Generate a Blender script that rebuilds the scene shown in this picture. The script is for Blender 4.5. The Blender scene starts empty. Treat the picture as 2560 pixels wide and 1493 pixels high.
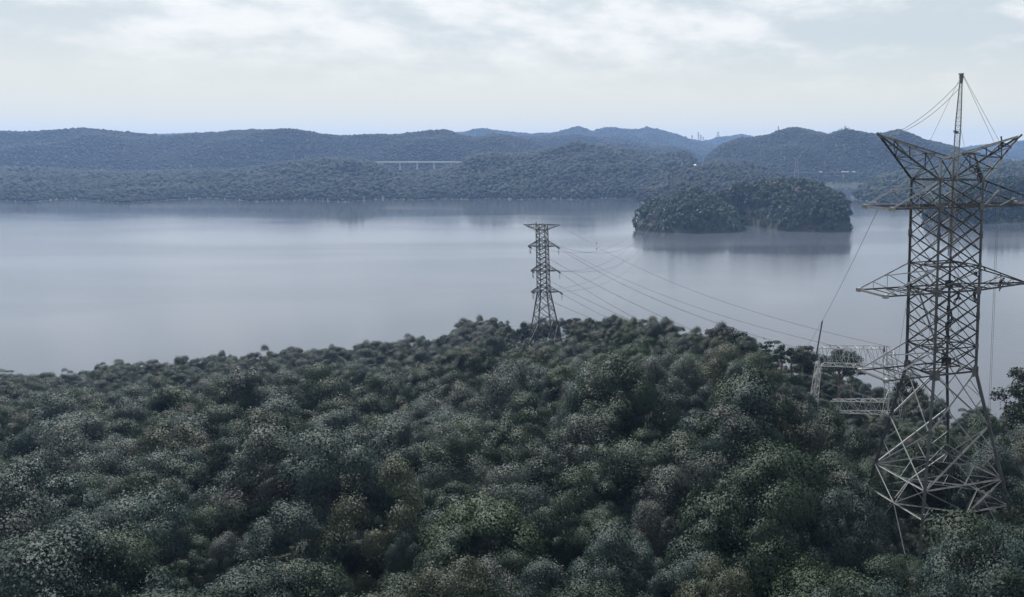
import bpy, bmesh, math, random
import numpy as np
from mathutils import Vector, Matrix, Euler

# ---------------------------------------------------------------- camera, sky, sun, exposure
SC = bpy.context.scene
R = math.radians
COL = SC.collection
CAMZ = 90.0                       # drone height above the reservoir
F, CX, CY = 2450.0, 1829.0, 746.5  # focal length and principal point in photo pixels (2560 x 1493)
TILT = R(8.77)

cam = bpy.data.cameras.new("camera")
cam.sensor_width = 36.0
cam.lens = 36.0 * F / 2560.0
cam.shift_x = -(CX - 1280.0) / 2560.0
cam.clip_start = 1.0
cam.clip_end = 40000.0
camo = bpy.data.objects.new("camera", cam)
COL.objects.link(camo)
camo.location = (0, 0, CAMZ)
camo.rotation_euler = (R(90) - TILT, 0, 0)
SC.camera = camo

SUN_EL, SUN_AZ = R(52), R(-28)    # azimuth from +Y (view direction) towards +X
sun = bpy.data.lights.new("sun", 'SUN')
sun.energy = 4.9
sun.angle = R(0.9)
sun.color = (1.0, 0.975, 0.94)
suno = bpy.data.objects.new("sun", sun)
COL.objects.link(suno)
sd = Vector((math.sin(SUN_AZ) * math.cos(SUN_EL), math.cos(SUN_AZ) * math.cos(SUN_EL), math.sin(SUN_EL)))
suno.rotation_euler = sd.to_track_quat('Z', 'Y').to_euler()
suno.location = (0, 0, 400)

SC.view_settings.view_transform = 'Standard'
SC.view_settings.look = 'None'
SC.view_settings.exposure = 0.42
SC.view_settings.gamma = 1.0
SC.cycles.max_bounces = 6
SC.cycles.diffuse_bounces = 2
SC.cycles.glossy_bounces = 3
SC.cycles.transmission_bounces = 2
SC.cycles.volume_bounces = 1
SC.cycles.transparent_max_bounces = 8
SC.cycles.use_denoising = True

W = bpy.data.worlds.new("World")
SC.world = W
W.use_nodes = True
nt = W.node_tree
nt.nodes.clear()
def nn(tree, typ, **kw):
    n = tree.nodes.new(typ)
    for k, v in kw.items():
        setattr(n, k, v)
    return n
def lk(tree, a, b):
    tree.links.new(a, b)
out = nn(nt, 'ShaderNodeOutputWorld')
bg = nn(nt, 'ShaderNodeBackground')
bg.inputs['Strength'].default_value = 0.086
sky = nn(nt, 'ShaderNodeTexSky')
sky.sky_type = 'NISHITA'
sky.sun_disc = False
sky.sun_elevation = SUN_EL
sky.sun_rotation = SUN_AZ
sky.dust_density = 2.0
tc = nn(nt, 'ShaderNodeTexCoord')
sep = nn(nt, 'ShaderNodeSeparateXYZ')
lk(nt, tc.outputs['Generated'], sep.inputs[0])
# clouds: noise over the viewing direction, flattened because the cloud sheet is seen edge-on near the horizon
mp = nn(nt, 'ShaderNodeMapping'); mp.inputs['Scale'].default_value = (5.0, 5.0, 15.0)
mp.inputs['Location'].default_value = (3.1, 1.7, 0)
lk(nt, tc.outputs['Generated'], mp.inputs[0])
n1 = nn(nt, 'ShaderNodeTexNoise'); n1.inputs['Scale'].default_value = 1.0; n1.inputs['Detail'].default_value = 9; n1.inputs['Roughness'].default_value = 0.62
lk(nt, mp.outputs[0], n1.inputs['Vector'])
n2 = nn(nt, 'ShaderNodeTexNoise'); n2.inputs['Scale'].default_value = 3.2; n2.inputs['Detail'].default_value = 8; n2.inputs['Roughness'].default_value = 0.6
lk(nt, mp.outputs[0], n2.inputs['Vector'])
nm = nn(nt, 'ShaderNodeMath', operation='MULTIPLY_ADD'); nm.inputs[1].default_value = 0.45
lk(nt, n2.outputs['Fac'], nm.inputs[0]); lk(nt, n1.outputs['Fac'], nm.inputs[2])
cl = nn(nt, 'ShaderNodeMapRange', interpolation_type='SMOOTHSTEP')
cl.inputs['From Min'].default_value = 0.60; cl.inputs['From Max'].default_value = 0.88
lk(nt, nm.outputs[0], cl.inputs['Value'])
cloud = nn(nt, 'ShaderNodeMix', data_type='RGBA')
cloud.inputs['A'].default_value = (5.7, 6.25, 6.5, 1)       # thin veil, blue showing through
cloud.inputs['B'].default_value = (8.6, 8.65, 8.6, 1)       # bright cloud
lk(nt, cl.outputs[0], cloud.inputs['Factor'])
# even pale veil close to the horizon
hz = nn(nt, 'ShaderNodeMapRange', interpolation_type='SMOOTHSTEP')
hz.inputs['From Min'].default_value = 0.035; hz.inputs['From Max'].default_value = 0.115
lk(nt, sep.outputs['Z'], hz.inputs['Value'])
veil = nn(nt, 'ShaderNodeMix', data_type='RGBA')
veil.inputs['A'].default_value = (7.2, 7.35, 6.75, 1)
lk(nt, hz.outputs[0], veil.inputs['Factor']); lk(nt, cloud.outputs['Result'], veil.inputs['B'])
allm = nn(nt, 'ShaderNodeMix', data_type='RGBA'); allm.inputs['Factor'].default_value = 0.86
lk(nt, sky.outputs[0], allm.inputs['A']); lk(nt, veil.outputs['Result'], allm.inputs['B'])
lk(nt, allm.outputs['Result'], bg.inputs['Color'])
lk(nt, bg.outputs[0], out.inputs['Surface'])

# ---------------------------------------------------------------- helpers
CT, ST = math.cos(TILT), math.sin(TILT)
def P(x, y, Y):
    """world point at forward distance Y seen at photo pixel x, y (used to survey positions from the photograph)"""
    v = (CY - y) / F
    k = Y / (CT + v * ST)
    return Vector(((x - CX) / F * k, Y, CAMZ + k * (-ST + v * CT)))
def zat(y, Y):
    v = (CY - y) / F
    return CAMZ + Y / (CT + v * ST) * (-ST + v * CT)
def zat_np(y, Y):
    v = (CY - y) / F
    return CAMZ + Y / (CT + v * ST) * (-ST + v * CT)
def ywater_np(y):
    """forward distance at which the water (z=0) shows at pixel row y"""
    v = (CY - y) / F
    return CAMZ * (CT + v * ST) / (ST - v * CT)

def tag(o, label=None, cat=None, group=None, kind=None):
    if label: o['label'] = label
    if cat: o['category'] = cat
    if group: o['group'] = group
    if kind: o['kind'] = kind
    return o
def empty(name, loc=(0, 0, 0), rot=(0, 0, 0)):
    o = bpy.data.objects.new(name, None)
    o.empty_display_size = 0.5
    COL.objects.link(o)
    o.location = loc
    o.rotation_euler = rot
    return o
def link_mesh(name, me, mat=None, parent=None):
    if mat: me.materials.append(mat)
    o = bpy.data.objects.new(name, me)
    COL.objects.link(o)
    if parent:
        o.parent = parent
        o.matrix_parent_inverse = Matrix.Identity(4)
    return o

class MB:
    """collects shapes and links them as one mesh"""
    def __init__(s, origin=(0, 0, 0)):
        s.v, s.f, s.o = [], [], Vector(origin)
    def add(s, vs, fs):
        b = len(s.v)
        s.v += [tuple(Vector(p) - s.o) for p in vs]
        s.f += [tuple(i + b for i in f) for f in fs]
    def frame(s, p, q, ref=None):
        d = (Vector(q) - Vector(p)).normalized()
        ref = Vector(ref) if ref is not None else Vector((0, 0, 1))
        if abs(d.dot(ref)) > 0.97 * ref.length:
            ref = Vector((1, 0.3, 0))
        a = d.cross(ref).normalized()
        return d, a, a.cross(d).normalized()
    def prism(s, p, q, prof, ref=None):
        p, q = Vector(p), Vector(q)
        d, a, b = s.frame(p, q, ref)
        n = len(prof)
        vs = [p + a * x + b * y for x, y in prof] + [q + a * x + b * y for x, y in prof]
        fs = [(i, (i + 1) % n, n + (i + 1) % n, n + i) for i in range(n)]
        fs += [tuple(range(n - 1, -1, -1)), tuple(range(n, 2 * n))]
        s.add(vs, fs)
    def angle(s, p, q, w, ref=None, t=None):
        """steel angle section"""
        t = t or w * 0.16
        h = w / 2
        s.prism(p, q, [(-h, -h), (h, -h), (h, -h + t), (-h + t, -h + t), (-h + t, h), (-h, h)], ref)
    def bar(s, p, q, w, h=None, ref=None):
        h = h or w
        s.prism(p, q, [(-w / 2, -h / 2), (w / 2, -h / 2), (w / 2, h / 2), (-w / 2, h / 2)], ref)
    def tube(s, pts, r, n=6):
        pts = [Vector(p) for p in pts]
        vs, fs = [], []
        for i, p in enumerate(pts):
            q = pts[min(i + 1, len(pts) - 1)] - pts[max(i - 1, 0)]
            d, a, b = s.frame((0, 0, 0), q)
            rr = r[i] if hasattr(r, '__len__') else r
            vs += [p + (a * math.cos(2 * math.pi * k / n) + b * math.sin(2 * math.pi * k / n)) * rr for k in range(n)]
        for i in range(len(pts) - 1):
            for k in range(n):
                fs.append((i * n + k, i * n + (k + 1) % n, (i + 1) * n + (k + 1) % n, (i + 1) * n + k))
        fs += [tuple(range(n - 1, -1, -1)), tuple((len(pts) - 1) * n + k for k in range(n))]
        s.add(vs, fs)
    def box(s, c, size, rz=0.0):
        c = Vector(c); x, y, z = (k / 2 for k in size)
        M = Matrix.Rotation(rz, 3, 'Z')
        vs = [c + M @ Vector((sx * x, sy * y, sz * z)) for sx in (-1, 1) for sy in (-1, 1) for sz in (-1, 1)]
        s.add(vs, [(0, 1, 3, 2), (4, 6, 7, 5), (0, 4, 5, 1), (2, 3, 7, 6), (0, 2, 6, 4), (1, 5, 7, 3)])
    def build(s, name, mat=None, parent=None, smooth=False):
        me = bpy.data.meshes.new(name)
        me.from_pydata(s.v, [], s.f)
        me.update()
        bm = bmesh.new(); bm.from_mesh(me)
        bmesh.ops.recalc_face_normals(bm, faces=bm.faces[:])
        bm.to_mesh(me); bm.free()
        if smooth:
            me.polygons.foreach_set('use_smooth', [True] * len(me.polygons))
        ob = link_mesh(name, me, mat, parent)
        if parent is None: ob.location = s.o
        return ob

def np_mesh(name, verts, faces, col=None, smooth=False):
    """verts (n,3), faces list of int arrays (m,k) -> mesh with optional per-vertex colour 'col'"""
    me = bpy.data.meshes.new(name)
    verts = np.ascontiguousarray(verts, dtype=np.float32)
    me.vertices.add(len(verts))
    me.vertices.foreach_set('co', verts.ravel())
    loops = np.concatenate([f.ravel() for f in faces]).astype(np.int32)
    starts, b = [], 0
    for f in faces:
        starts.append(b + np.arange(len(f)) * f.shape[1]); b += f.size
    starts = np.concatenate(starts).astype(np.int32)
    me.loops.add(len(loops))
    me.loops.foreach_set('vertex_index', loops)
    me.polygons.add(len(starts))
    me.polygons.foreach_set('loop_start', starts)
    if smooth:
        me.polygons.foreach_set('use_smooth', np.ones(len(starts), dtype=bool))
    me.update(calc_edges=True)
    if col is not None:
        at = me.color_attributes.new('col', 'FLOAT_COLOR', 'POINT')
        c4 = np.ones((len(verts), 4), dtype=np.float32); c4[:, :3] = col
        at.data.foreach_set('color', c4.ravel())
    return me

# ---------------------------------------------------------------- materials
def new_mat(name):
    m = bpy.data.materials.new(name); m.use_nodes = True
    b = m.node_tree.nodes['Principled BSDF']
    return m, m.node_tree, b
def steel(name, c1, c2, rough=0.5, metal=0.35, scale=1.5):
    m, t, b = new_mat(name)
    tcn = nn(t, 'ShaderNodeTexCoord'); no = nn(t, 'ShaderNodeTexNoise')
    no.inputs['Scale'].default_value = scale; no.inputs['Detail'].default_value = 5
    lk(t, tcn.outputs['Object'], no.inputs['Vector'])
    mx = nn(t, 'ShaderNodeMix', data_type='RGBA')
    mx.inputs['A'].default_value = (*c1, 1); mx.inputs['B'].default_value = (*c2, 1)
    mr = nn(t, 'ShaderNodeMapRange'); mr.inputs['From Min'].default_value = 0.35; mr.inputs['From Max'].default_value = 0.65
    lk(t, no.outputs['Fac'], mr.inputs['Value']); lk(t, mr.outputs[0], mx.inputs['Factor'])
    lk(t, mx.outputs['Result'], b.inputs['Base Color'])
    b.inputs['Roughness'].default_value = rough; b.inputs['Metallic'].default_value = metal
    return m
M_STEEL = steel('galvanised_steel', (0.17, 0.175, 0.18), (0.25, 0.255, 0.26), 0.7, 0.0)
M_STEELM = steel('aged_backlit_steel', (0.040, 0.042, 0.047), (0.07, 0.072, 0.077), 0.65, 0.25)  # aged steel, darkened further so the backlight shade is in its colour
M_STEELD = steel('weathered_dark_steel', (0.046, 0.05, 0.056), (0.08, 0.084, 0.09), 0.6, 0.2)
M_SUNLIT = steel('sunlit_steel', (0.19, 0.205, 0.23), (0.27, 0.285, 0.31), 0.55, 0.1)  # sunlight on the bars is put into this paler steel colour
M_PLATE = steel('gusset_steel', (0.07, 0.073, 0.078), (0.11, 0.113, 0.118), 0.6, 0.2)
M_WIRE = steel('conductor_wire', (0.035, 0.035, 0.04), (0.055, 0.055, 0.06), 0.8, 0.0)
M_ROPE = steel('rope', (0.16, 0.16, 0.16), (0.24, 0.23, 0.22), 0.9, 0.0)
M_INS = steel('insulator_brown', (0.04, 0.03, 0.028), (0.07, 0.05, 0.045), 0.3, 0.0)
M_CONC = steel('concrete', (0.42, 0.41, 0.39), (0.55, 0.54, 0.52), 0.85, 0.0, 0.2)
M_WHITE = steel('white_render', (0.70, 0.70, 0.68), (0.80, 0.80, 0.78), 0.7, 0.0, 0.3)
M_ROOF = steel('grey_roof', (0.45, 0.46, 0.47), (0.55, 0.56, 0.57), 0.6, 0.1, 0.4)
M_GALV = steel('bright_galvanised', (0.34, 0.35, 0.36), (0.44, 0.45, 0.46), 0.6, 0.0)
M_CLOTH = steel('dark_workwear', (0.010, 0.011, 0.014), (0.02, 0.021, 0.026), 0.9, 0.0, 4)
M_HELM = steel('helmet_plastic', (0.05, 0.05, 0.07), (0.07, 0.07, 0.09), 0.4, 0.0, 4)
M_BARK = steel('bark', (0.10, 0.085, 0.07), (0.22, 0.20, 0.17), 0.95, 0.0, 2.0)
M_BUOY = steel('buoy_plastic', (0.03, 0.03, 0.035), (0.05, 0.05, 0.055), 0.5, 0.0, 3)

def leaf_material():
    m, t, b = new_mat('foliage')
    at = nn(t, 'ShaderNodeAttribute'); at.attribute_name = 'col'
    oi = nn(t, 'ShaderNodeObjectInfo')
    mr = nn(t, 'ShaderNodeMapRange'); mr.inputs['To Min'].default_value = 0.78; mr.inputs['To Max'].default_value = 1.22
    lk(t, oi.outputs['Random'], mr.inputs['Value'])
    hs = nn(t, 'ShaderNodeHueSaturation')
    lk(t, at.outputs['Color'], hs.inputs['Color']); lk(t, mr.outputs[0], hs.inputs['Value'])
    lk(t, hs.outputs[0], b.inputs['Base Color'])
    b.inputs['Roughness'].default_value = 0.6
    b.inputs['Specular IOR Level'].default_value = 0.22
    tr = nn(t, 'ShaderNodeBsdfTranslucent'); lk(t, hs.outputs[0], tr.inputs['Color'])
    mx = nn(t, 'ShaderNodeMixShader'); mx.inputs[0].default_value = 0.22
    lk(t, b.outputs[0], mx.inputs[1]); lk(t, tr.outputs[0], mx.inputs[2])
    lk(t, mx.outputs[0], t.nodes['Material Output'].inputs['Surface'])
    return m
M_LEAF = leaf_material()
def blob_material():
    m, t, b = new_mat('distant_foliage')
    at = nn(t, 'ShaderNodeAttribute'); at.attribute_name = 'col'
    tcn = nn(t, 'ShaderNodeTexCoord'); no = nn(t, 'ShaderNodeTexNoise')
    no.inputs['Scale'].default_value = 0.55; no.inputs['Detail'].default_value = 6; no.inputs['Roughness'].default_value = 0.7
    lk(t, tcn.outputs['Object'], no.inputs['Vector'])
    bp = nn(t, 'ShaderNodeBump'); bp.inputs['Strength'].default_value = 1.0; bp.inputs['Distance'].default_value = 2.5
    lk(t, no.outputs['Fac'], bp.inputs['Height']); lk(t, bp.outputs[0], b.inputs['Normal'])
    lk(t, at.outputs['Color'], b.inputs['Base Color'])
    b.inputs['Roughness'].default_value = 0.8
    b.inputs['Specular IOR Level'].default_value = 0.2
    return m
M_BLOB = blob_material()
def soil_material(name, c1, c2):
    m, t, b = new_mat(name)
    tcn = nn(t, 'ShaderNodeTexCoord'); no = nn(t, 'ShaderNodeTexNoise')
    no.inputs['Scale'].default_value = 0.12; no.inputs['Detail'].default_value = 8
    lk(t, tcn.outputs['Object'], no.inputs['Vector'])
    mx = nn(t, 'ShaderNodeMix', data_type='RGBA'); mx.inputs['A'].default_value = (*c1, 1); mx.inputs['B'].default_value = (*c2, 1)
    lk(t, no.outputs['Fac'], mx.inputs['Factor']); lk(t, mx.outputs['Result'], b.inputs['Base Color'])
    b.inputs['Roughness'].default_value = 0.95
    return m
M_SOIL = soil_material('undergrowth', (0.015, 0.022, 0.012), (0.04, 0.045, 0.025))
def water_material():
    m, t, b = new_mat('lake_water')
    tcn = nn(t, 'ShaderNodeTexCoord')
    mp_ = nn(t, 'ShaderNodeMapping'); mp_.inputs['Scale'].default_value = (0.0012, 0.0042, 1); mp_.inputs['Rotation'].default_value = (0, 0, R(12))
    lk(t, tcn.outputs['Object'], mp_.inputs[0])
    big = nn(t, 'ShaderNodeTexNoise'); big.inputs['Scale'].default_value = 1.0; big.inputs['Detail'].default_value = 4; big.inputs['Distortion'].default_value = 0.6
    lk(t, mp_.outputs[0], big.inputs['Vector'])
    mr = nn(t, 'ShaderNodeMapRange', interpolation_type='SMOOTHSTEP')
    mr.inputs['From Min'].default_value = 0.40; mr.inputs['From Max'].default_value = 0.62
    lk(t, big.outputs['Fac'], mr.inputs['Value'])
    rr = nn(t, 'ShaderNodeMapRange'); rr.inputs['To Min'].default_value = 0.09; rr.inputs['To Max'].default_value = 0.165
    lk(t, mr.outputs[0], rr.inputs['Value'])
    # calm water in the lee of the far shore
    sx = nn(t, 'ShaderNodeSeparateXYZ'); lk(t, tcn.outputs['Object'], sx.inputs[0])
    lee = nn(t, 'ShaderNodeMapRange', interpolation_type='SMOOTHSTEP'); lee.inputs['From Min'].default_value = 1050; lee.inputs['From Max'].default_value = 1550
    lee.inputs['To Min'].default_value = 1.0; lee.inputs['To Max'].default_value = 0.42
    lk(t, sx.outputs['Y'], lee.inputs['Value'])
    rm = nn(t, 'ShaderNodeMath', operation='MULTIPLY'); lk(t, rr.outputs[0], rm.inputs[0]); lk(t, lee.outputs[0], rm.inputs[1])
    lk(t, rm.outputs[0], b.inputs['Roughness'])
    b.inputs['Base Color'].default_value = (0.055, 0.064, 0.08, 1)
    b.inputs['IOR'].default_value = 1.333
    rp = nn(t, 'ShaderNodeMapping'); rp.inputs['Scale'].default_value = (0.10, 0.28, 1); rp.inputs['Rotation'].default_value = (0, 0, R(-14))
    lk(t, tcn.outputs['Object'], rp.inputs[0])
    ripple = nn(t, 'ShaderNodeTexNoise'); ripple.inputs['Scale'].default_value = 1.0; ripple.inputs['Detail'].default_value = 3
    lk(t, rp.outputs[0], ripple.inputs['Vector'])
    bp = nn(t, 'ShaderNodeBump'); bp.inputs['Distance'].default_value = 0.35
    st = nn(t, 'ShaderNodeMapRange'); st.inputs['To Min'].default_value = 0.03; st.inputs['To Max'].default_value = 0.26
    lk(t, mr.outputs[0], st.inputs['Value']); lk(t, st.outputs[0], bp.inputs['Strength'])
    lk(t, ripple.outputs['Fac'], bp.inputs['Height']); lk(t, bp.outputs[0], b.inputs['Normal'])
    return m
M_WATER = water_material()

rng = np.random.default_rng(11)
rnd = random.Random(5)

# ---------------------------------------------------------------- the setting: water, hills
me = np_mesh('water', np.array([(-9000, -300, 0), (9000, -300, 0), (9000, 7300, 0), (-9000, 7300, 0)]), [np.array([[0, 1, 2, 3]])])
tag(link_mesh('water', me, M_WATER), kind='structure')

def interp(x, pts):
    return np.interp(x, [p[0] for p in pts], [p[1] for p in pts])

# near hill that carries the towers: canopy skyline row and its distance, by photo column
NR_Y = [(-300, 985), (0, 960), (400, 925), (800, 890), (1040, 872), (1095, 860), (1130, 835), (1190, 818), (1250, 820), (1310, 832), (1380, 815), (1440, 803), (1560, 806),
        (1680, 818), (1800, 842), (1900, 876), (2000, 902), (2060, 925), (2150, 958), (2250, 985), (2350, 1012), (2440, 1036), (2520, 1045), (2700, 1050), (3200, 1060)]
NR_D = [(-300, 330), (400, 350), (900, 375), (1100, 385), (1350, 388), (1400, 388), (1450, 350), (1600, 285), (1800, 236), (1950, 224), (2040, 250), (2120, 255), (2200, 232), (2350, 198), (2500, 178), (2700, 165), (3200, 150)]
TREE_H = 6.5
def wob(X, Y):
    return (np.sin(X * 0.071 + 1.3) * np.cos(Y * 0.063 + 0.4) * 1.3 + np.sin(X * 0.173 + Y * 0.12) * 0.7 + np.sin(X * 0.031 - Y * 0.043 + 2.0) * 1.6)
def near_z(X, Y):
    X = np.asarray(X, float); Y = np.asarray(Y, float)
    Yc = np.maximum(Y, 20.0)
    px = CX + F * X / (CT * Yc + ST * 50.0)
    yr = interp(px, NR_Y); dr = interp(px, NR_D)
    zr = zat_np(yr, dr) - TREE_H
    t = (Yc - 80.0) / (dr - 80.0)
    z = (CAMZ - 50.0) + (zr - (CAMZ - 50.0)) * np.clip(t, -0.6, 1.0)
    z = z + wob(X, Y) * np.clip(1.0 - np.clip(t, 0, 1), 0.15, 1) * np.clip(t + 0.6, 0, 1)
    back = np.clip(Yc - dr, 0, None)
    z = z - back * 0.16 - np.clip(back - 25, 0, None) * 0.45
    return np.maximum(z, -6.0)
gx = np.linspace(-460, 260, 181); gy = np.concatenate([np.linspace(-40, 60, 11), np.linspace(66, 560, 124)])
GX, GY = np.meshgrid(gx, gy)
GZ = near_z(GX, GY)
vs = np.stack([GX, GY, GZ], -1).reshape(-1, 3)
nxx, nyy = len(gx), len(gy)
ii = (np.arange(nyy - 1)[:, None] * nxx + np.arange(nxx - 1)[None]).ravel()
quads = np.stack([ii, ii + 1, ii + nxx + 1, ii + nxx], -1)
tag(link_mesh('hillside', np_mesh('hillside', vs, [quads], smooth=True), M_SOIL), kind='structure')

# ---------------------------------------------------------------- tree shapes
def rand_dirs(n, zmin=-1.0, g=rng):
    z = g.uniform(zmin, 1.0, n); a = g.uniform(0, 2 * math.pi, n); r = np.sqrt(1 - z * z)
    return np.stack([r * np.cos(a), r * np.sin(a), z], -1)
def leaf_quads(pos, nrm, size, g=rng):
    """one small leaf-cluster quad per row"""
    n = len(pos)
    ref = g.normal(size=(n, 3))
    a = np.cross(nrm, ref); a /= np.linalg.norm(a, axis=1)[:, None] + 1e-9
    b = np.cross(nrm, a)
    s = np.asarray(size).reshape(-1, 1) * g.uniform(0.65, 1.35, (n, 1))
    asp = g.uniform(0.55, 0.95, (n, 1))
    bend = nrm * s * g.uniform(-0.25, 0.25, (n, 1))
    v = np.stack([pos - a * s + bend, pos - b * s * asp, pos + a * s + bend, pos + b * s * asp], 1).reshape(-1, 3)
    f = np.arange(n * 4).reshape(n, 4)
    return v, f
def crown(g, Rr, H, nclump, nleaf, leaf, base, alt, clump=(0.26, 0.42), zmin=-0.25, flat=1.0, jit=0.09, spread=0.78, want_n=False):
    """crown of many leaf-sized faces in rounded clumps; centre of its base at the origin"""
    d = rand_dirs(nclump, zmin, g)
    d[0] = (0, 0, 1)
    cpos = d * np.array([Rr * spread, Rr * spread, H * 0.55]) + np.array([0, 0, H * 0.46])
    cpos += g.normal(size=cpos.shape) * Rr * jit
    crad = g.uniform(clump[0], clump[1], nclump) * Rr
    ctint = g.uniform(0, 1, nclump)
    w = crad ** 2; k = g.choice(nclump, nleaf, p=w / w.sum())
    ld = rand_dirs(nleaf, -0.55, g)
    out_ = cpos[k] - np.array([0, 0, H * 0.2]); out_ /= np.linalg.norm(out_, axis=1)[:, None] + 1e-9
    ld = ld + out_ * 0.55; ld /= np.linalg.norm(ld, axis=1)[:, None]
    rs = np.clip(g.normal(0.95, 0.15, nleaf), 0.5, 1.3); rs = np.where(g.random(nleaf) < 0.05, g.uniform(1.1, 1.42, nleaf), rs)
    csh = g.uniform(0.7, 1.35, (nclump, 3))            # every clump has its own lopsided shape
    pos = cpos[k] + ld * (crad[k] * rs)[:, None] * csh[k] * np.array([1, 1, flat])
    nrm = ld + g.normal(size=ld.shape) * 0.3; nrm /= np.linalg.norm(nrm, axis=1)[:, None]
    v, f = leaf_quads(pos, nrm, np.full(nleaf, leaf), g)
    t = np.clip(ctint[k] * 0.75 + g.uniform(0, 0.25, nleaf), 0, 1)[:, None]
    c = np.asarray(base) * (1 - t) + np.asarray(alt) * t
    c = c * g.uniform(0.9, 1.1, (nleaf, 1))
    soft = ld * 0.75 + out_ * 0.45 + g.normal(size=ld.shape) * 0.16; soft /= np.linalg.norm(soft, axis=1)[:, None]
    if want_n: return v, f, np.repeat(c, 4, 0), np.repeat(soft, 4, 0)
    return v, f, np.repeat(c, 4, 0)

LEAFCOL = [  # (kind words, base, alternate)
    ('dark green', (0.0122, 0.0248, 0.0158), (0.0243, 0.0432, 0.0246)),
    ('grey-green', (0.0304, 0.0432, 0.0387), (0.0570, 0.0704, 0.0616)),
    ('brownish grey', (0.040, 0.043, 0.042), (0.068, 0.066, 0.064)),
    ('blue-green', (0.0167, 0.0336, 0.0308), (0.0365, 0.0576, 0.0493)),
    ('fresh green', (0.0198, 0.0368, 0.0158), (0.0350, 0.0592, 0.0264)),
    ('olive', (0.0274, 0.0360, 0.0211), (0.0486, 0.0600, 0.0352)),
]
def far_cols(n, g=rng, p=(0.34, 0.16, 0.05, 0.24, 0.09, 0.12)):
    k = g.choice(6, n, p=np.array(p) / sum(p))
    b = np.array([c[1] for c in LEAFCOL])[k]; a = np.array([c[2] for c in LEAFCOL])[k]
    t = g.uniform(0.1, 0.9, (n, 1))
    return b * (1 - t) + a * t

def scatter_mesh(name, templates, pos, rad, hgt, cols, smooth=False):
    """joins many small trees into one mesh; templates are unit crowns (verts, faces, shade factor)"""
    g = rng
    V, Fs, C = [], {3: [], 4: []}, []
    base = 0
    kind = g.integers(0, len(templates), len(pos))
    for k, (tv, tf, ts) in enumerate(templates):
        idx = np.nonzero(kind == k)[0]
        if not len(idx): continue
        a = g.uniform(0, 2 * math.pi, len(idx)); ca, sa = np.cos(a), np.sin(a)
        x = tv[None, :, 0] * ca[:, None] - tv[None, :, 1] * sa[:, None]
        y = tv[None, :, 0] * sa[:, None] + tv[None, :, 1] * ca[:, None]
        z = np.repeat(tv[None, :, 2], len(idx), 0)
        v = np.stack([x * rad[idx, None], y * rad[idx, None], z * hgt[idx, None]], -1) + pos[idx, None, :]
        V.append(v.reshape(-1, 3))
        off = base + np.arange(len(idx)) * len(tv)
        Fs[tf.shape[1]].append((tf[None] + off[:, None, None]).reshape(-1, tf.shape[1]))
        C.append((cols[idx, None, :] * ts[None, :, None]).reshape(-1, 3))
        base += len(idx) * len(tv)
    faces = [np.concatenate(Fs[k]) for k in (3, 4) if Fs[k]]
    return np_mesh(name, np.concatenate(V), faces, np.concatenate(C), smooth)

def unit_leafy(g, nclump, nleaf, leaf):
    v, f, c = crown(g, 1.0, 1.0, nclump, nleaf, leaf, (0.8, 0.8, 0.8), (1.25, 1.25, 1.25))
    return v, f, c[:, 0]
def unit_blob(g, sub=2):
    bm = bmesh.new(); bmesh.ops.create_icosphere(bm, subdivisions=sub, radius=1.0)
    v = np.array([p.co[:] for p in bm.verts]); f = np.array([[q.index for q in p.verts] for p in bm.faces]); bm.free()
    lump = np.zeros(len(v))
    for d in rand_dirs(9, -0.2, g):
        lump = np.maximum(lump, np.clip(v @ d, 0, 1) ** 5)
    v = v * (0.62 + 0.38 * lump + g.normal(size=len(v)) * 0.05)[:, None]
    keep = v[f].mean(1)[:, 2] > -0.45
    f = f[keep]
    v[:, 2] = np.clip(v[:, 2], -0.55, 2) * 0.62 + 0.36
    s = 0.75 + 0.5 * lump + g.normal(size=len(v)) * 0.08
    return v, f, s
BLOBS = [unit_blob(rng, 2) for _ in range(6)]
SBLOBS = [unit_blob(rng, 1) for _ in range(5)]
LEAFY_FAR = [unit_leafy(rng, 9, 300, 0.13) for _ in range(6)]

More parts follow.
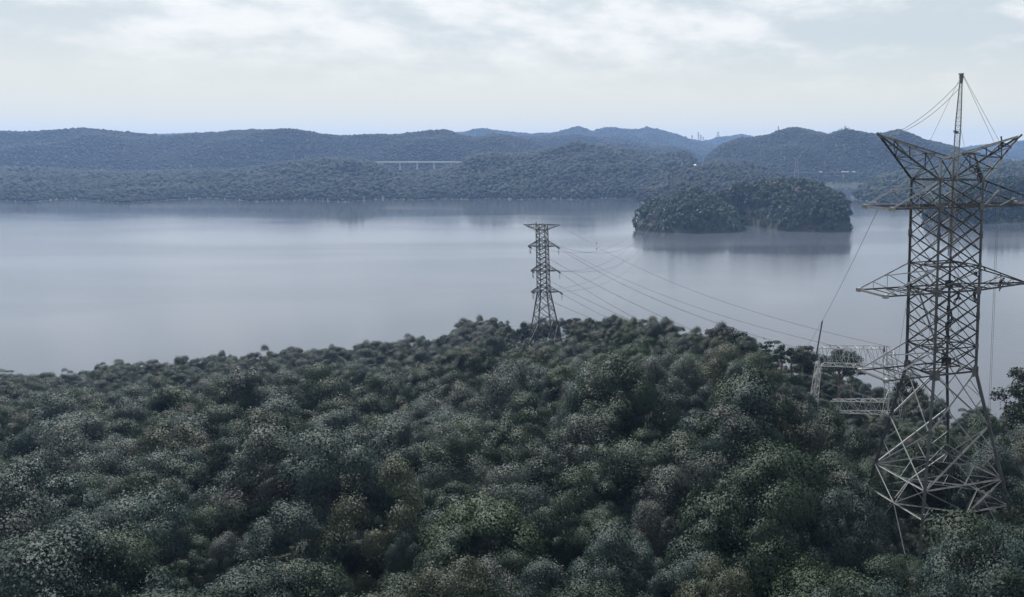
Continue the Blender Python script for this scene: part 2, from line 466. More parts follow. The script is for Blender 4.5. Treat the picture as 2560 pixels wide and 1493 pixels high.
# ---------------------------------------------------------------- far shores, island and hill ranges
def fractal(X, Y, s, g0):
    return (np.sin(X / s + g0) * np.cos(Y / s * 1.3 + g0 * 2) + 0.5 * np.sin(X / s * 2.3 - Y / s * 1.7 + g0 * 3) + 0.3 * np.cos(X / s * 4.1 + Y / s * 3.3 + g0)) / 1.6
class Land:
    """hill with its skyline and shoreline read from the photograph: rises from shore distance Ds to crest distance Dc"""
    def __init__(s, crest, Dc, Ds=None, shore=None, zs=-2.0, tree=8.0, rough=0.10, power=0.8, back=1.5, seed=1.0, noise=1.0, alb=0.62, hf=(1.0, 1.75)):
        s.crest, s.shore, s.zs, s.tree, s.rough, s.power, s.back, s.seed = crest, shore, zs, tree, rough, power, back, seed
        s.Ds, s.Dc, s.noise, s.alb, s.hf = Ds, Dc, noise, alb, hf
        s.x0, s.x1 = crest[0][0], crest[-1][0]
    def cols(s, px):
        if s.shore: ds = ywater_np(interp(px, s.shore))
        elif hasattr(s.Ds, '__len__'): ds = interp(px, s.Ds)
        else: ds = np.full_like(px, float(s.Ds))
        dc = interp(px, s.Dc) if hasattr(s.Dc, '__len__') else np.full_like(px, float(s.Dc))
        dc = np.maximum(dc, ds + 12)
        zc = zat_np(interp(px, s.crest), dc) - s.tree * 0.85
        return ds, dc, np.maximum(zc, s.zs + 0.2)
    def z(s, X, Y):
        X = np.asarray(X, float); Y = np.asarray(Y, float)
        px = CX + F * X / (CT * Y + ST * 60.0)
        ds, dc, zc = s.cols(px)
        t = (Y - ds) / (dc - ds)
        fr = np.sin(np.clip(t, 0, 1) * math.pi / 2) ** s.power
        bk = np.cos(np.clip((t - 1) / s.back, 0, 1) * math.pi / 2)
        h = np.where(t <= 1, fr, bk)
        n = fractal(X, Y, 60 * s.noise, s.seed) * s.rough * (zc - s.zs) * np.sin(np.clip(t, 0, 1) * math.pi) * 1.3
        z = s.zs + (zc - s.zs) * h + n
        z = np.where((t < 0) | (t > 1 + s.back) | (px < s.x0) | (px > s.x1), -6.0, z)
        return z, t, px
    def ground(s, name, nx=150, ny=36, mat=None):
        px = np.linspace(s.x0, s.x1, nx)
        ds, dc, zc = s.cols(px)
        tt = np.concatenate([np.linspace(-0.02, 1, ny), np.linspace(1.08, 1 + s.back, 10)])
        Y = ds[None] + (dc - ds)[None] * tt[:, None]
        X = (px[None] - CX) / F * (CT * Y + ST * 60.0)
        Z, _, _ = s.z(X, Y)
        Z = np.maximum(Z, -6.0)
        v = np.stack([X, Y, Z], -1).reshape(-1, 3)
        ny = len(tt)
        ii = (np.arange(ny - 1)[:, None] * nx + np.arange(nx - 1)[None]).ravel()
        q = np.stack([ii, ii + 1, ii + nx + 1, ii + nx], -1)
        return tag(link_mesh(name, np_mesh(name, v, [q], smooth=True), mat or M_SOIL), kind='structure')
    def trees(s, name, spacing, rad, templates, tmax=1.12, mat=None, p=(0.34, 0.16, 0.05, 0.24, 0.09, 0.12), tmin=0.0, pad=60, zmin=-1.5):
        xs = np.linspace(s.x0, s.x1, 60); ds, dc, zc = s.cols(xs)
        ymin, ymax = ds.min(), (dc + (dc - ds) * (tmax - 1)).max()
        px = np.array([s.x0, s.x1])
        X0 = min((px[0] - CX) / F * k for k in (ymin, ymax)); X1 = max((px[1] - CX) / F * (k + 10) for k in (ymin, ymax))
        gx, gy = np.meshgrid(np.arange(X0, X1, spacing), np.arange(ymin, ymax, spacing))
        X = gx.ravel() + rng.uniform(-0.48, 0.48, gx.size) * spacing; Y = gy.ravel() + rng.uniform(-0.48, 0.48, gx.size) * spacing
        Z, t, pxx = s.z(X, Y)
        ok = (t > tmin) & (t < tmax) & (pxx > max(s.x0, -pad)) & (pxx < min(s.x1, 2560 + pad)) & (Z > zmin)
        X, Y, Z = X[ok], Y[ok], Z[ok]
        rr = rad * (0.62 + 0.9 * rng.random(len(X)) ** 1.6) * np.where(rng.random(len(X)) < 0.12, 1.25, 1)
        rr = rr * np.clip(0.55 + (Z - s.zs) / 22.0, 0.6, 1)
        hh = rr * rng.uniform(s.hf[0], s.hf[1], len(X)) + 1.5
        pos = np.stack([X, Y, np.maximum(Z, -0.3) + s.tree * 0.05], -1)
        base = far_cols(len(X), rng, p) * s.alb
        patch = np.clip(0.5 + 0.8 * fractal(X, Y, 45, 5.0), 0, 1)[:, None]
        base = base * (0.65 + 0.7 * patch) * (1 - 0.16 * patch * np.array([0.2, 0.0, 0.8]))
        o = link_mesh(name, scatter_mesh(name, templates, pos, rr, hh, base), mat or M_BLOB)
        return o

def z5(p): return [(1090 + x * 0.29365, 300 + y * 0.29365) for x, y in p]
def z6(p): return [(1560 + x * 0.29365, 300 + y * 0.29365) for x, y in p]
def z1(p): return [(2120 + x * 0.2721, 160 + y * 0.2721) for x, y in p]

# the wooded island in the middle of the lake: two knolls
ISL_R = Land(crest=z6([(780, 930), (800, 640), (880, 585), (1000, 562), (1200, 540), (1400, 530), (1550, 538), (1700, 572), (1800, 610), (1870, 660), (1915, 735), (1940, 850), (1952, 940)]),
             shore=z6([(780, 880), (1020, 896), (1100, 904), (1180, 921), (1280, 938), (1400, 947), (1600, 953), (1800, 956), (1952, 940)]),
             Dc=[(1780, 1130), (1850, 1190), (1990, 1200), (2080, 1160), (2120, 1090), (2140, 1070)], zs=-1.5, tree=9.0, hf=(.75, 1.2), back=1.2, power=0.7, seed=2.2, rough=0.05, alb=1.15)
ISL_L = Land(crest=z6([(78, 930), (90, 860), (110, 795), (180, 757), (260, 708), (380, 688), (480, 655), (560, 630), (640, 622), (720, 650), (850, 722), (950, 790), (1010, 865), (1034, 938)]),
             shore=z6([(78, 935), (350, 962), (700, 966), (1000, 952), (1034, 938)]),
             Dc=[(1583, 1090), (1650, 1130), (1740, 1140), (1820, 1110), (1865, 1080)], zs=-1.5, tree=8.0, hf=(.75, 1.2), back=1.2, power=0.68, seed=4.1, rough=0.05, alb=1.15)
for L_, nm_ in ((ISL_R, 'island_knoll'), (ISL_L, 'island_headland')):
    L_.ground(nm_, 110, 26)
isl_t = [L_.trees('island_wood', 6.6, 4.9, LEAFY_FAR, mat=M_LEAF, tmax=1.35, p=(0.42, 0.10, 0.03, 0.20, 0.10, 0.15)) for L_ in (ISL_R, ISL_L)]
tag(isl_t[0], 'dense dark wood covering the larger right knoll of the island in the lake', 'wood', kind='stuff')
tag(isl_t[1], 'dense dark wood covering the lower left headland of the island in the lake', 'wood', kind='stuff')

# wooded point behind the island
PEN = Land(crest=[(1586, 492), (1594, 478), (1620, 458), (1660, 442), (1700, 430), (1735, 420), (1770, 410), (1810, 407), (1860, 410), (1900, 418), (1945, 431), (1980, 446), (2020, 462), (2060, 480)],
           shore=[(1586, 495), (1600, 507), (1622, 517), (1700, 524), (2060, 500)], Dc=[(1586, 1780), (1640, 1800), (1800, 2050), (2060, 1950)], tree=8, seed=6.6, power=0.9, rough=0.07, alb=0.32)
PEN.ground('wooded_point', 90, 30)
tag(PEN.trees('point_wood', 6.3, 4.4, BLOBS), 'dark wood on the low point of land behind the island', 'wood', kind='stuff')
# far shore on the left and its hills
SHL = Land(crest=[(-250, 425), (0, 418), (300, 430), (600, 424), (760, 402), (860, 396), (930, 404), (965, 420), (1020, 430), (1096, 425), (1150, 412), (1178, 388), (1230, 382), (1300, 386), (1380, 372), (1440, 362), (1480, 362), (1530, 369), (1590, 376), (1625, 388), (1680, 386), (1708, 379), (1724, 386), (1745, 410), (1770, 430)],
           shore=[(-250, 503), (-60, 498), (70, 506), (180, 497), (300, 509), (430, 500), (520, 495), (640, 505), (760, 499), (860, 506), (960, 497), (1040, 501), (1095, 497), (1170, 499), (1230, 496), (1290, 499.5), (1360, 496.5), (1430, 499), (1500, 495.5), (1545, 497), (1600, 491), (1770, 489)], Dc=[(-250, 2300), (1100, 2150), (1300, 2350), (1600, 2500), (1770, 2450)], tree=9, seed=1.1, power=0.85, rough=0.14, alb=0.5)
SHL.ground('far_shore', 200, 36)
tag(SHL.trees('shore_wood', 6.3, 4.3, BLOBS), 'long belt of mixed green wood on the far shore of the lake, left of the island', 'wood', kind='stuff')
SHR = Land(crest=z6([(1915, 640), (1930, 622), (1980, 580), (2060, 535), (2200, 470), (2350, 436), (2520, 415)]) + [(2380, 418), (2470, 412), (2560, 405), (2800, 400)],
           shore=[(2120, 492), (2150, 501), (2200, 508), (2300, 514), (2500, 520), (2800, 520)], Dc=[(2122, 1750), (2300, 2150), (2800, 2150)], tree=9, seed=3.3, power=0.9)
SHR.ground('right_shore', 90, 30)
tag(SHR.trees('shore_wood', 6.3, 4.3, BLOBS), 'wooded shore to the right of the island, behind the big steel tower', 'wood', kind='stuff')
SPT = Land(crest=[(2306, 552), (2312, 532), (2335, 508), (2370, 492), (2420, 476), (2480, 462), (2560, 452), (2800, 440)],
           shore=[(2306, 556), (2340, 562), (2450, 560), (2560, 556), (2800, 556)], Dc=[(2306, 1225), (2400, 1330), (2800, 1450)], tree=11, seed=8.3, power=0.7, alb=0.9)
SPT.ground('right_headland', 70, 26)
tag(SPT.trees('headland_wood', 6.6, 4.8, LEAFY_FAR, mat=M_LEAF), 'dark wood on the headland seen through the upper part of the big steel tower', 'wood', kind='stuff')
# hill ranges behind
def hill(name, wood, label, crest, Ds, Dc, zs, sp, rad, tree=9, seed=1.0, tem=None, noise=3.0, rough=0.2):
    H_ = Land(crest=crest, Ds=Ds, Dc=Dc, zs=zs, tree=tree, seed=seed, noise=noise, rough=rough, power=1.0, back=1.0, alb=0.4, hf=(0.8, 1.35))
    H_.ground(name, 180, 36)
    tag(H_.trees(wood, sp, rad, tem or SBLOBS, tmax=1.06, p=(0.3, 0.2, 0.04, 0.26, 0.06, 0.14), zmin=-9), label, 'wood', kind='stuff')
    return H_
ext = [(-300, 345), (0, 335), (220, 318), (420, 338), (640, 322), (860, 345), (980, 336)]
HILL_A = hill('left_hill', 'hill_wood', 'wood on the left hill behind the far shore, its crest ending under the pale ridge', ext + z5([(20, 78), (60, 72), (130, 84), (200, 112), (300, 138), (400, 138), (480, 113), (560, 113), (640, 130), (800, 165), (900, 205), (1000, 245), (1100, 290)]),
     2450, [(-300, 3000), (1400, 2950)], 5, 6.8, 4.4, seed=2.0)
HILL_B = hill('middle_hill', 'hill_wood', 'wood on the low hazy hill in the middle, below the pale ridge', z5([(480, 150), (640, 132), (800, 134), (920, 138), (1200, 132), (1330, 138), (1500, 150), (1650, 170), (1800, 200), (1950, 215), (2100, 235), (2180, 265), (2260, 300)]),
     3050, 3700, 15, 8.0, 5.2, seed=3.7)
HILL_C = hill('right_hill', 'hill_wood', 'wood on the broad hill to the right of the middle, behind the second bridge', z6([(690, 320), (720, 285), (760, 250), (830, 203), (970, 150), (1080, 145), (1250, 120), (1380, 72), (1470, 58), (1560, 75), (1640, 95), (1740, 115), (1880, 82), (2000, 108), (2100, 138), (2200, 148), (2330, 120), (2420, 145)]) + z1([(280, 670), (450, 645), (700, 700), (870, 730), (980, 757), (1100, 800), (1250, 830)]) + [(2560, 405), (2800, 415)],
     2350, [(1760, 2900), (2000, 3100), (2560, 3000), (2800, 3000)], 5, 6.8, 4.4, seed=5.5)
RIDGE_A = hill('pale_ridge', 'ridge_wood', 'hazy blue wood on the long pale ridge along the skyline, left of the gap', [(-300, 330), (100, 345), (500, 332), (900, 340), (1080, 332)] + z5([(210, 105), (340, 80), (430, 75), (530, 95), (640, 115), (870, 125), (970, 123), (1100, 95), (1240, 75), (1330, 93), (1480, 68), (1600, 75), (1720, 80), (1800, 60), (1900, 80), (2050, 120), (2150, 160), (2290, 187), (2400, 215), (2500, 260)]),
     4300, 5300, 20, 11, 7.0, tree=12, seed=7.1)
RIDGE_B = hill('gap_ridge', 'ridge_wood', 'hazy blue wood on the small far ridge showing in the gap between the hills', z6([(500, 240), (600, 215), (690, 185), (800, 150), (900, 138), (990, 124), (1090, 140), (1200, 165), (1300, 200)]),
     5600, 6400, 25, 13, 8.3, tree=12, seed=9.1)
RIDGE_C = hill('far_right_ridge', 'ridge_wood', 'hazy blue wood on the far ridge at the right edge behind the big steel tower', z1([(900, 810), (1050, 772), (1150, 755), (1250, 745), (1400, 735), (1550, 713), (1617, 708)]) + [(2640, 356), (2800, 365)],
     5000, 6000, 25, 13, 8.3, tree=12, seed=4.4)

# ---------------------------------------------------------------- trees on the near hillside
def leafy_mesh(name, sp, seed, Rr=4.2, H=6.4, nclump=34, nleaf=24000, leaf=0.088, **kw):
    g = np.random.default_rng(seed)
    kindw, b, a = LEAFCOL[sp]
    v, f, c, sn = crown(g, Rr, H, nclump, nleaf, leaf, b, a, want_n=True, **kw)
    me = np_mesh(name, v, [f], c, smooth=True); me.normals_split_custom_set_from_vertices(sn.tolist()); me.materials.append(M_LEAF)
    return me
CROWNS = []
for sp in range(6):
    for q in range(2):
        CROWNS.append((sp, leafy_mesh('crown', sp, 100 + sp * 7 + q, Rr=(4.3, 4.7)[q], H=(6.2, 5.4)[q], nclump=(38, 20)[q], clump=((0.12, 0.36), (0.15, 0.44))[q], jit=(0.14, 0.28)[q], spread=(0.82, 0.74)[q])))
def trunk_mesh(seed, h=6.5, r=0.22, limbs=4, spread=2.6, top=3.5):
    g = random.Random(seed); m = MB()
    bx, by = g.uniform(-.4, .4), g.uniform(-.4, .4)
    m.tube([(0, 0, -1.0), (bx * .4, by * .4, h * .35), (bx, by, h * .62)], [r * 1.25, r, r * .8], 7)
    for k in range(limbs):
        a = 2 * math.pi * (k + g.uniform(-.3, .3)) / limbs
        s = spread * g.uniform(.7, 1.15)
        m.tube([(bx, by, h * .55), (bx + math.cos(a) * s * .45, by + math.sin(a) * s * .45, h * .62 + top * .4), (bx + math.cos(a) * s, by + math.sin(a) * s, h * .62 + top * g.uniform(.7, 1.1))], [r * .65, r * .45, r * .15], 5)
    ob = m.build('trunk', M_BARK); me_ = ob.data
    bpy.data.objects.remove(ob)
    return me_
TRUNKS = [trunk_mesh(s) for s in (1, 2, 3)]

spc = 6.9
gx, gy = np.meshgrid(np.arange(-360, 140, spc), np.arange(66, 470, spc))
X = gx.ravel() + rng.uniform(-0.46, 0.46, gx.size) * spc; Y = gy.ravel() + rng.uniform(-0.46, 0.46, gx.size) * spc
nmain = len(X)      # after these: low bushes round the towers' feet
for (bx0, bx1, by0, by1) in ((14, 40, 96, 136), (8, 36, 140, 204)):
    gx, gy = np.meshgrid(np.arange(bx0, bx1, 3.1), np.arange(by0, by1, 3.1))
    X = np.concatenate([X, gx.ravel() + rng.uniform(-1.4, 1.4, gx.size)]); Y = np.concatenate([Y, gy.ravel() + rng.uniform(-1.4, 1.4, gx.size)])
BUSH = np.arange(len(X)) >= nmain
PX = CX + F * X / (CT * Y + ST * 48.0)
DR = interp(PX, NR_D)
Zg = near_z(X, Y)
PY = CY - F * ((Zg + TREE_H - CAMZ) * CT + Y * ST) / (Y * CT - (Zg + TREE_H - CAMZ) * ST)
ok = (PX > -160) & (PX < 2720) & (Y < DR + 26) & (PY < 1700)
# clearings: round the feet of the towers
def near_any(X, Y, spots):
    m = np.zeros(len(X), bool)
    for (a, b, r) in spots: m |= (X - a) ** 2 + (Y - b) ** 2 < r * r
    return m
T1 = P(2352, 900, 120.0); T1 = (T1.x, T1.y)
T2 = (P(2218, 1000, 205.0).x, 206.0)
T3 = (P(1361, 850, 378.0).x, 378.0)
ok &= ~(near_any(X, Y, [(T3[0], T3[1] - 1, 8.5), (T3[0] + 3, T3[1] - 12, 9.5)]) & ~BUSH)
ok &= ~near_any(X, Y, [(T1[0], T1[1], 2.0), (T2[0], T2[1], 5.0), (T2[0] - 7, T2[1] - 6, 6.0), (T2[0] - 16, 205, 3.0)])
X, Y, Zg, PX, PY, DR, BUSH = (q[ok] for q in (X, Y, Zg, PX, PY, DR, BUSH))
n = len(X)
TT = (Y - 80) / (DR - 80)
patch = 0.5 + 0.5 * np.sin(X * 0.13 + 2) * np.cos(Y * 0.11 + X * 0.04)
SZ = (0.68 + 0.85 * rng.random(n) ** 1.4) * (0.8 + 0.35 * patch) * np.where(rng.random(n) < 0.12, 1.35, 1.0)
SZ = np.minimum(SZ, 1.5)
SZ = np.where(TT > 0.5, np.minimum(SZ, 1.15), SZ)
SZ = np.where((np.abs(PX - 2140) < 120) & (Y > 140) & (Y < 206), np.minimum(SZ, 0.5), SZ)
SZ = np.where((np.abs(PX - 2340) < 190) & (Y > 93) & (Y < 120), np.minimum(SZ, 0.62), SZ)
SZ = np.where(TT > 0.7, np.clip(SZ * 0.78, 0.45, 0.92), SZ)
SZ = np.where((PX > 1900) & (Y > 145), np.clip(SZ * 0.75, 0.45, 0.85), SZ)
D1_ = np.hypot(X - T1[0], Y - T1[1])
SZ = np.where(D1_ < 10.5, np.minimum(SZ, 0.55), SZ)
LIFT = np.where(D1_ < 12, -0.6, 0) + np.where((rng.random(n) < 0.2) & (TT < 0.7), rng.uniform(0.5, 2.8, n), rng.uniform(-0.8, 0.3, n))
SP = rng.choice(6, n, p=[0.46, 0.14, 0.02, 0.27, 0.06, 0.05])
sl = (PX > 1350) & (PX < 2000) & (Y > 200)          # the slope towards the ridge is greener, with smaller trees
SP = np.where(sl & (rng.random(n) < 0.6), rng.choice([0, 4, 4, 5], n), SP)
SZ = np.where(sl, SZ * 0.88, SZ)
SP = np.where((SP == 4) & (Y < 190) & (rng.random(n) < 0.7), 3, SP)
m3 = (np.abs(PX - 1361) < 80) & (Y > 285) & (Y < 380)
SZ = np.where(m3, np.minimum(SZ, 0.42), SZ); LIFT = np.where(m3, -0.9, LIFT)
SZ = np.where(BUSH, rng.uniform(0.28, 0.5, n), SZ); LIFT = np.where(BUSH, -0.5, LIFT)
shown = ~BUSH & (PX > 1070) & (PX < 2590) & (PY < 1400)
order = np.argsort(np.where(shown, Y, 1e9))
ind = order[:268]
rest = np.setdiff1d(np.arange(n), ind)
SIZEW = lambda s: 'small' if s < 0.86 else ('broad' if s > 1.15 else 'middling')
def zone(px, y, py):
    if abs(px - 2340) < 210 and y < 135: return 'by the big tower feet'
    if px > 2330: return 'on the slope behind the big tower'
    if px > 1960: return 'below the bright lattice tower'
    if px > 1560: return 'on the middle of the near slope' if y > 115 else 'at the bottom of the near slope'
    return 'on the slope below the small tower' if y > 115 else 'at the bottom left of the slope'
for i in ind:
    sp = int(SP[i]); var = rnd.randrange(2)
    me_ = CROWNS[sp * 2 + var][1]
    s = float(SZ[i])
    t = empty('tree', (X[i], Y[i], Zg[i]), (0, 0, rnd.uniform(0, 6.28)))
    t.scale = (s * rnd.uniform(0.85, 1.3), s * rnd.uniform(0.8, 1.1), s * rnd.uniform(0.85, 1.2))
    zn = zone(PX[i], Y[i], PY[i])
    form = ('lumpy crown', 'round crown')[var]
    tag(t, f"{SIZEW(s)} {LEAFCOL[sp][0]} tree with {form}, {zn}", 'tree', f"{SIZEW(s)} {LEAFCOL[sp][0]} trees with {form} {zn}")
    c = bpy.data.objects.new('crown', me_); COL.objects.link(c); c.parent = t; c.location = (0, 0, 2.2 + LIFT[i] / s)
    k = bpy.data.objects.new('trunk', TRUNKS[rnd.randrange(3)]); COL.objects.link(k); k.parent = t; k.scale = (1, 1, max(0.6, 0.8 + LIFT[i] / s / 6))
# the rest of the wood: one object that repeats the same crowns over its points
npt = len(rest)
vme = bpy.data.meshes.new('hillside_wood')
vme.vertices.add(npt)
vme.vertices.foreach_set('co', np.stack([X[rest], Y[rest], Zg[rest] + 2.2 * SZ[rest] + LIFT[rest]], -1).astype(np.float32).ravel())
def pattr(name, typ, arr, field='value'):
    a_ = vme.attributes.new(name, typ, 'POINT'); a_.data.foreach_set(field, np.ascontiguousarray(arr).ravel())
pattr('which', 'INT', (SP[rest] * 2 + rng.integers(0, 2, npt)).astype(np.int32))
sc3 = np.stack([SZ[rest] * rng.uniform(.85, 1.35, npt), SZ[rest] * rng.uniform(.8, 1.1, npt), SZ[rest] * rng.uniform(.85, 1.2, npt)], -1).astype(np.float32)
pattr('size', 'FLOAT_VECTOR', sc3, 'vector')
pattr('turn', 'FLOAT_VECTOR', np.stack([rng.uniform(-.12, .12, npt), rng.uniform(-.12, .12, npt), rng.uniform(0, 6.28, npt)], -1).astype(np.float32), 'vector')
fo = link_mesh('hillside_wood', vme, M_LEAF)
gt = bpy.data.node_groups.new('wood', 'GeometryNodeTree')
gt.interface.new_socket('Geometry', in_out='INPUT', socket_type='NodeSocketGeometry')
gt.interface.new_socket('Geometry', in_out='OUTPUT', socket_type='NodeSocketGeometry')
gi = nn(gt, 'NodeGroupInput'); go = nn(gt, 'NodeGroupOutput')
iop = nn(gt, 'GeometryNodeInstanceOnPoints'); iop.inputs['Pick Instance'].default_value = True
gg = nn(gt, 'GeometryNodeGeometryToInstance')
crown_obs = {}
for o in SC.objects:
    if o.name.split('.')[0] == 'crown' and o.data.name not in crown_obs: crown_obs[o.data.name] = o
for sp, me_ in CROWNS:          # first link ends up last, so add in reverse
    pass
srcs = []
for sp, me_ in CROWNS:
    oi = nn(gt, 'GeometryNodeObjectInfo'); oi.transform_space = 'ORIGINAL'
    oi.inputs['Object'].default_value = crown_obs.get(me_.name) or next(iter(crown_obs.values()))
    srcs.append(oi)
for oi in reversed(srcs): lk(gt, oi.outputs['Geometry'], gg.inputs[0])
def named(nm, typ):
    n_ = nn(gt, 'GeometryNodeInputNamedAttribute'); n_.data_type = typ; n_.inputs['Name'].default_value = nm
    return [o_ for o_ in n_.outputs if o_.enabled and o_.name == 'Attribute'][0]
lk(gt, gi.outputs[0], iop.inputs['Points']); lk(gt, gg.outputs[0], iop.inputs['Instance'])
lk(gt, named('which', 'INT'), iop.inputs['Instance Index'])
er = nn(gt, 'FunctionNodeEulerToRotation'); lk(gt, named('turn', 'FLOAT_VECTOR'), er.inputs[0]); lk(gt, er.outputs[0], iop.inputs['Rotation'])
lk(gt, named('size', 'FLOAT_VECTOR'), iop.inputs['Scale'])
lk(gt, iop.outputs[0], go.inputs[0])
md = fo.modifiers.new('wood', 'NODES'); md.node_group = gt
tag(fo, 'dense mixed wood covering the rest of the near hill up to its ridge by the lake', 'wood', kind='stuff')
# ---------------------------------------------------------------- the big steel tower being assembled
def lerp(a, b, t): return Vector(a) * (1 - t) + Vector(b) * t
def local(root):
    return lambda p: Vector(p) - root.location
TY = 120.0
A0 = 6.1                                   # side of the square body
TU = Vector((0.92, 0.39, 0)).normalized()   # direction of the right-hand arms
TV = Vector((0.39, -0.92, 0)).normalized()  # towards the viewer
TC = Vector((26.2, TY, 0))
LV = {k: zat(y, TY) for k, y in dict(E=397, C=449, B=515, A1=660, A=721, D1=860, D=921, Q=1052, G1=1178, G2=1240, FT=1300).items()}
def half(z):
    if z >= LV['D']: return A0 / 2
    return A0 / 2 + (LV['D'] - z) / (LV['D'] - LV['G2']) * 3.25
def corner(name, z):
    """corners of the body: L left, N nearest, R right, F farthest"""
    su, sv = {'L': (-1, -1), 'N': (-1, 1), 'R': (1, 1), 'F': (1, -1)}[name]
    h = half(z)
    return TC + TU * su * h + TV * sv * h + Vector((0, 0, z))
ROOT = TC + Vector((0, 0, LV['FT']))
tower = empty('steel_tower', ROOT)
tag(tower, 'big half-assembled lattice steel tower with V-shaped horns, workers and a derrick mast on it', 'pylon')
FACES = [('L', 'N'), ('N', 'R'), ('R', 'F'), ('F', 'L')]
def outward(a, b):
    m = (corner(a, LV['B']) + corner(b, LV['B'])) / 2 - TC
    m.z = 0
    return m.normalized()
# legs
FOOT_DZ = {}
for c in 'LNRF':
    dz = -1.0
    for _ in range(4):
        p = corner(c, LV['FT'] + dz); dz = float(near_z(p.x, p.y)) + 0.15 - LV['FT']
    FOOT_DZ[c] = min(dz, 1.0)
for c in 'LNRF':
    m = MB(ROOT)
    zt = LV['E'] if c in 'NF' else LV['C']
    inw = -(corner(c, LV['B']) - Vector((TC.x, TC.y, LV['B']))).normalized()
    for za, zb, w in ((zt, LV['B'], .25), (LV['B'], LV['A'], .29), (LV['A'], LV['D'], .34), (LV['D'], LV['G1'], .38), (LV['G1'], LV['FT'] + FOOT_DZ[c], .40)):
        m.angle(corner(c, za), corner(c, zb), w, ref=inw, t=w * 0.2)
    # splice plates
    for z in (LV['B'] - 3.4, LV['A'] - 3.2, LV['Q']):
        p = corner(c, z); m.bar(p - Vector((0, 0, .45)), p + Vector((0, 0, .45)), .42, .42, ref=inw)
    m.build('leg', M_STEELD, tower)
    f = MB(ROOT); p = corner(c, LV['FT'] + FOOT_DZ[c])
    f.box(p - Vector((0, 0, .5)), (1.2, 1.2, 1.4)); f.build('footing', M_CONC, tower)
def zlist(za, zb, n): return [za + (zb - za) * i / n for i in range(n + 1)]
segs = [('C', 'B', 2), ('B', 'A1', 4), ('A1', 'A', 2), ('A', 'D1', 4), ('D1', 'D', 2)]
for fi, (a, b) in enumerate(FACES):
    o = outward(a, b)
    m = MB(ROOT)
    zs = []
    for (p, q, k) in segs:
        l = zlist(LV[p], LV[q], k)
        zs += l if not zs else l[1:]
    e1, e2 = o * 0.14, o * -0.02
    for i in range(len(zs) - 2):            # double lattice: every diagonal crosses two half panels
        if (i + fi) % 2 == 0:
            m.angle(corner(a, zs[i]) + e1, corner(b, zs[i + 2]) + e1, .14, ref=o)
        else:
            m.angle(corner(a, zs[i]) + e1, corner(b, zs[i + 2]) + e1, .13, ref=o)
        m.angle(corner(b, zs[i]) + e2, corner(a, zs[i + 2]) + e2, .135, ref=o)
    # two short ends
    m.angle(corner(b, zs[-2]) + e2, lerp(corner(a, zs[-1]), corner(b, zs[-1]), .5), .13, ref=o)
    m.build('face_bracing', M_STEELM, tower); m = MB(ROOT)
    # splayed base: two tall X panels with secondary members
    for za, zb in ((LV['D'], LV['Q']), (LV['Q'], LV['G1'])):
        pa, pb, qa, qb = corner(a, za), corner(b, za), corner(a, zb), corner(b, zb)
        m.angle(pa + e1, qb + e1, .16, ref=o); m.angle(pb + e2, qa + e2, .16, ref=o)
        x = lerp(pa, qb, half(za) / (half(za) + half(zb)))
        for s0, s1, leg in ((pa, qa, a), (pb, qb, b)):
            mid = lerp(s0, s1, .5)
            m.angle(mid, lerp(s0, x, .5) if leg == a else lerp(s0, x, .52), .08, ref=o)
            m.angle(mid, lerp(s1, x, .5), .08, ref=o)
    qa, qb = corner(a, LV['G1']), corner(b, LV['G1']); ra, rb = corner(a, LV['G2']), corner(b, LV['G2'])
    m.angle(qa + e1, lerp(ra, rb, .5) + e1, .13, ref=o); m.angle(qb + e1, lerp(ra, rb, .5) + e1, .13, ref=o)
    fa, fb = corner(a, LV['FT'] + FOOT_DZ[a]), corner(b, LV['FT'] + FOOT_DZ[b])
    m.angle(lerp(ra, rb, .5) + e1, fa, .13, ref=o); m.angle(lerp(ra, rb, .5) + e1, fb, .13, ref=o)
    m.build('base_bracing', M_STEEL, tower)
# horizontal frames with inner diamonds
for lv, w, dia in (('C', .17, 0), ('B', .20, 1), ('A1', .14, 1), ('A', .20, 1), ('D1', .14, 1), ('D', .20, 1), ('G1', .15, 2), ('G2', .15, 2)):
    m = MB(ROOT); z = LV[lv]
    cs = [corner(c, z) for c in 'LNRF']
    mids = []
    for i in range(4):
        m.angle(cs[i], cs[(i + 1) % 4], w, ref=(0, 0, 1)); mids.append(lerp(cs[i], cs[(i + 1) % 4], .5))
    if dia:
        for i in range(4):
            m.angle(mids[i] - Vector((0, 0, .05)), mids[(i + 1) % 4] - Vector((0, 0, .05)), .11)
    if dia == 1:
        m.angle(mids[0] + Vector((0, 0, .06)), mids[2] + Vector((0, 0, .06)), .12); 
        m.angle(cs[1] + Vector((0, 0, .1)), cs[3] + Vector((0, 0, .1)), .10)
    if dia == 2:
        for i in range(4):
            mm = lerp(mids[i], mids[(i + 1) % 4], .5)
            m.angle(cs[(i + 1) % 4], mm, .07)
    m.build('horizontal_frame', M_STEELM if lv[0] != 'G' else M_STEEL, tower)
# gusset plates on the corners
for lv, s in (('C', .55), ('B', .85), ('A1', .5), ('A', .95), ('D1', .6), ('D', 1.25)):
    for c in 'LNRF':
        p = corner(c, LV[lv]); m = MB(ROOT)
        for a, b in FACES:
            if c in (a, b):
                o = outward(a, b); along = (corner(b, 0) - corner(a, 0)).normalized() * (1 if c == a else -1)
                q = p + o * .18 + along * s * .18
                m.bar(q - Vector((0, 0, s * .5)), q + Vector((0, 0, s * .5)), s * .75, .035, ref=o)
        m.build('gusset_plate', M_PLATE, tower)
# step bolts and a ladder line on the nearest leg
m = MB(ROOT)
z = LV['D']
while z < LV['C']:
    p = corner('N', z); m.bar(p, p + Vector((-.30, -.05, 0)), .035); z += .45
m.build('step_bolts', M_STEELD, tower)

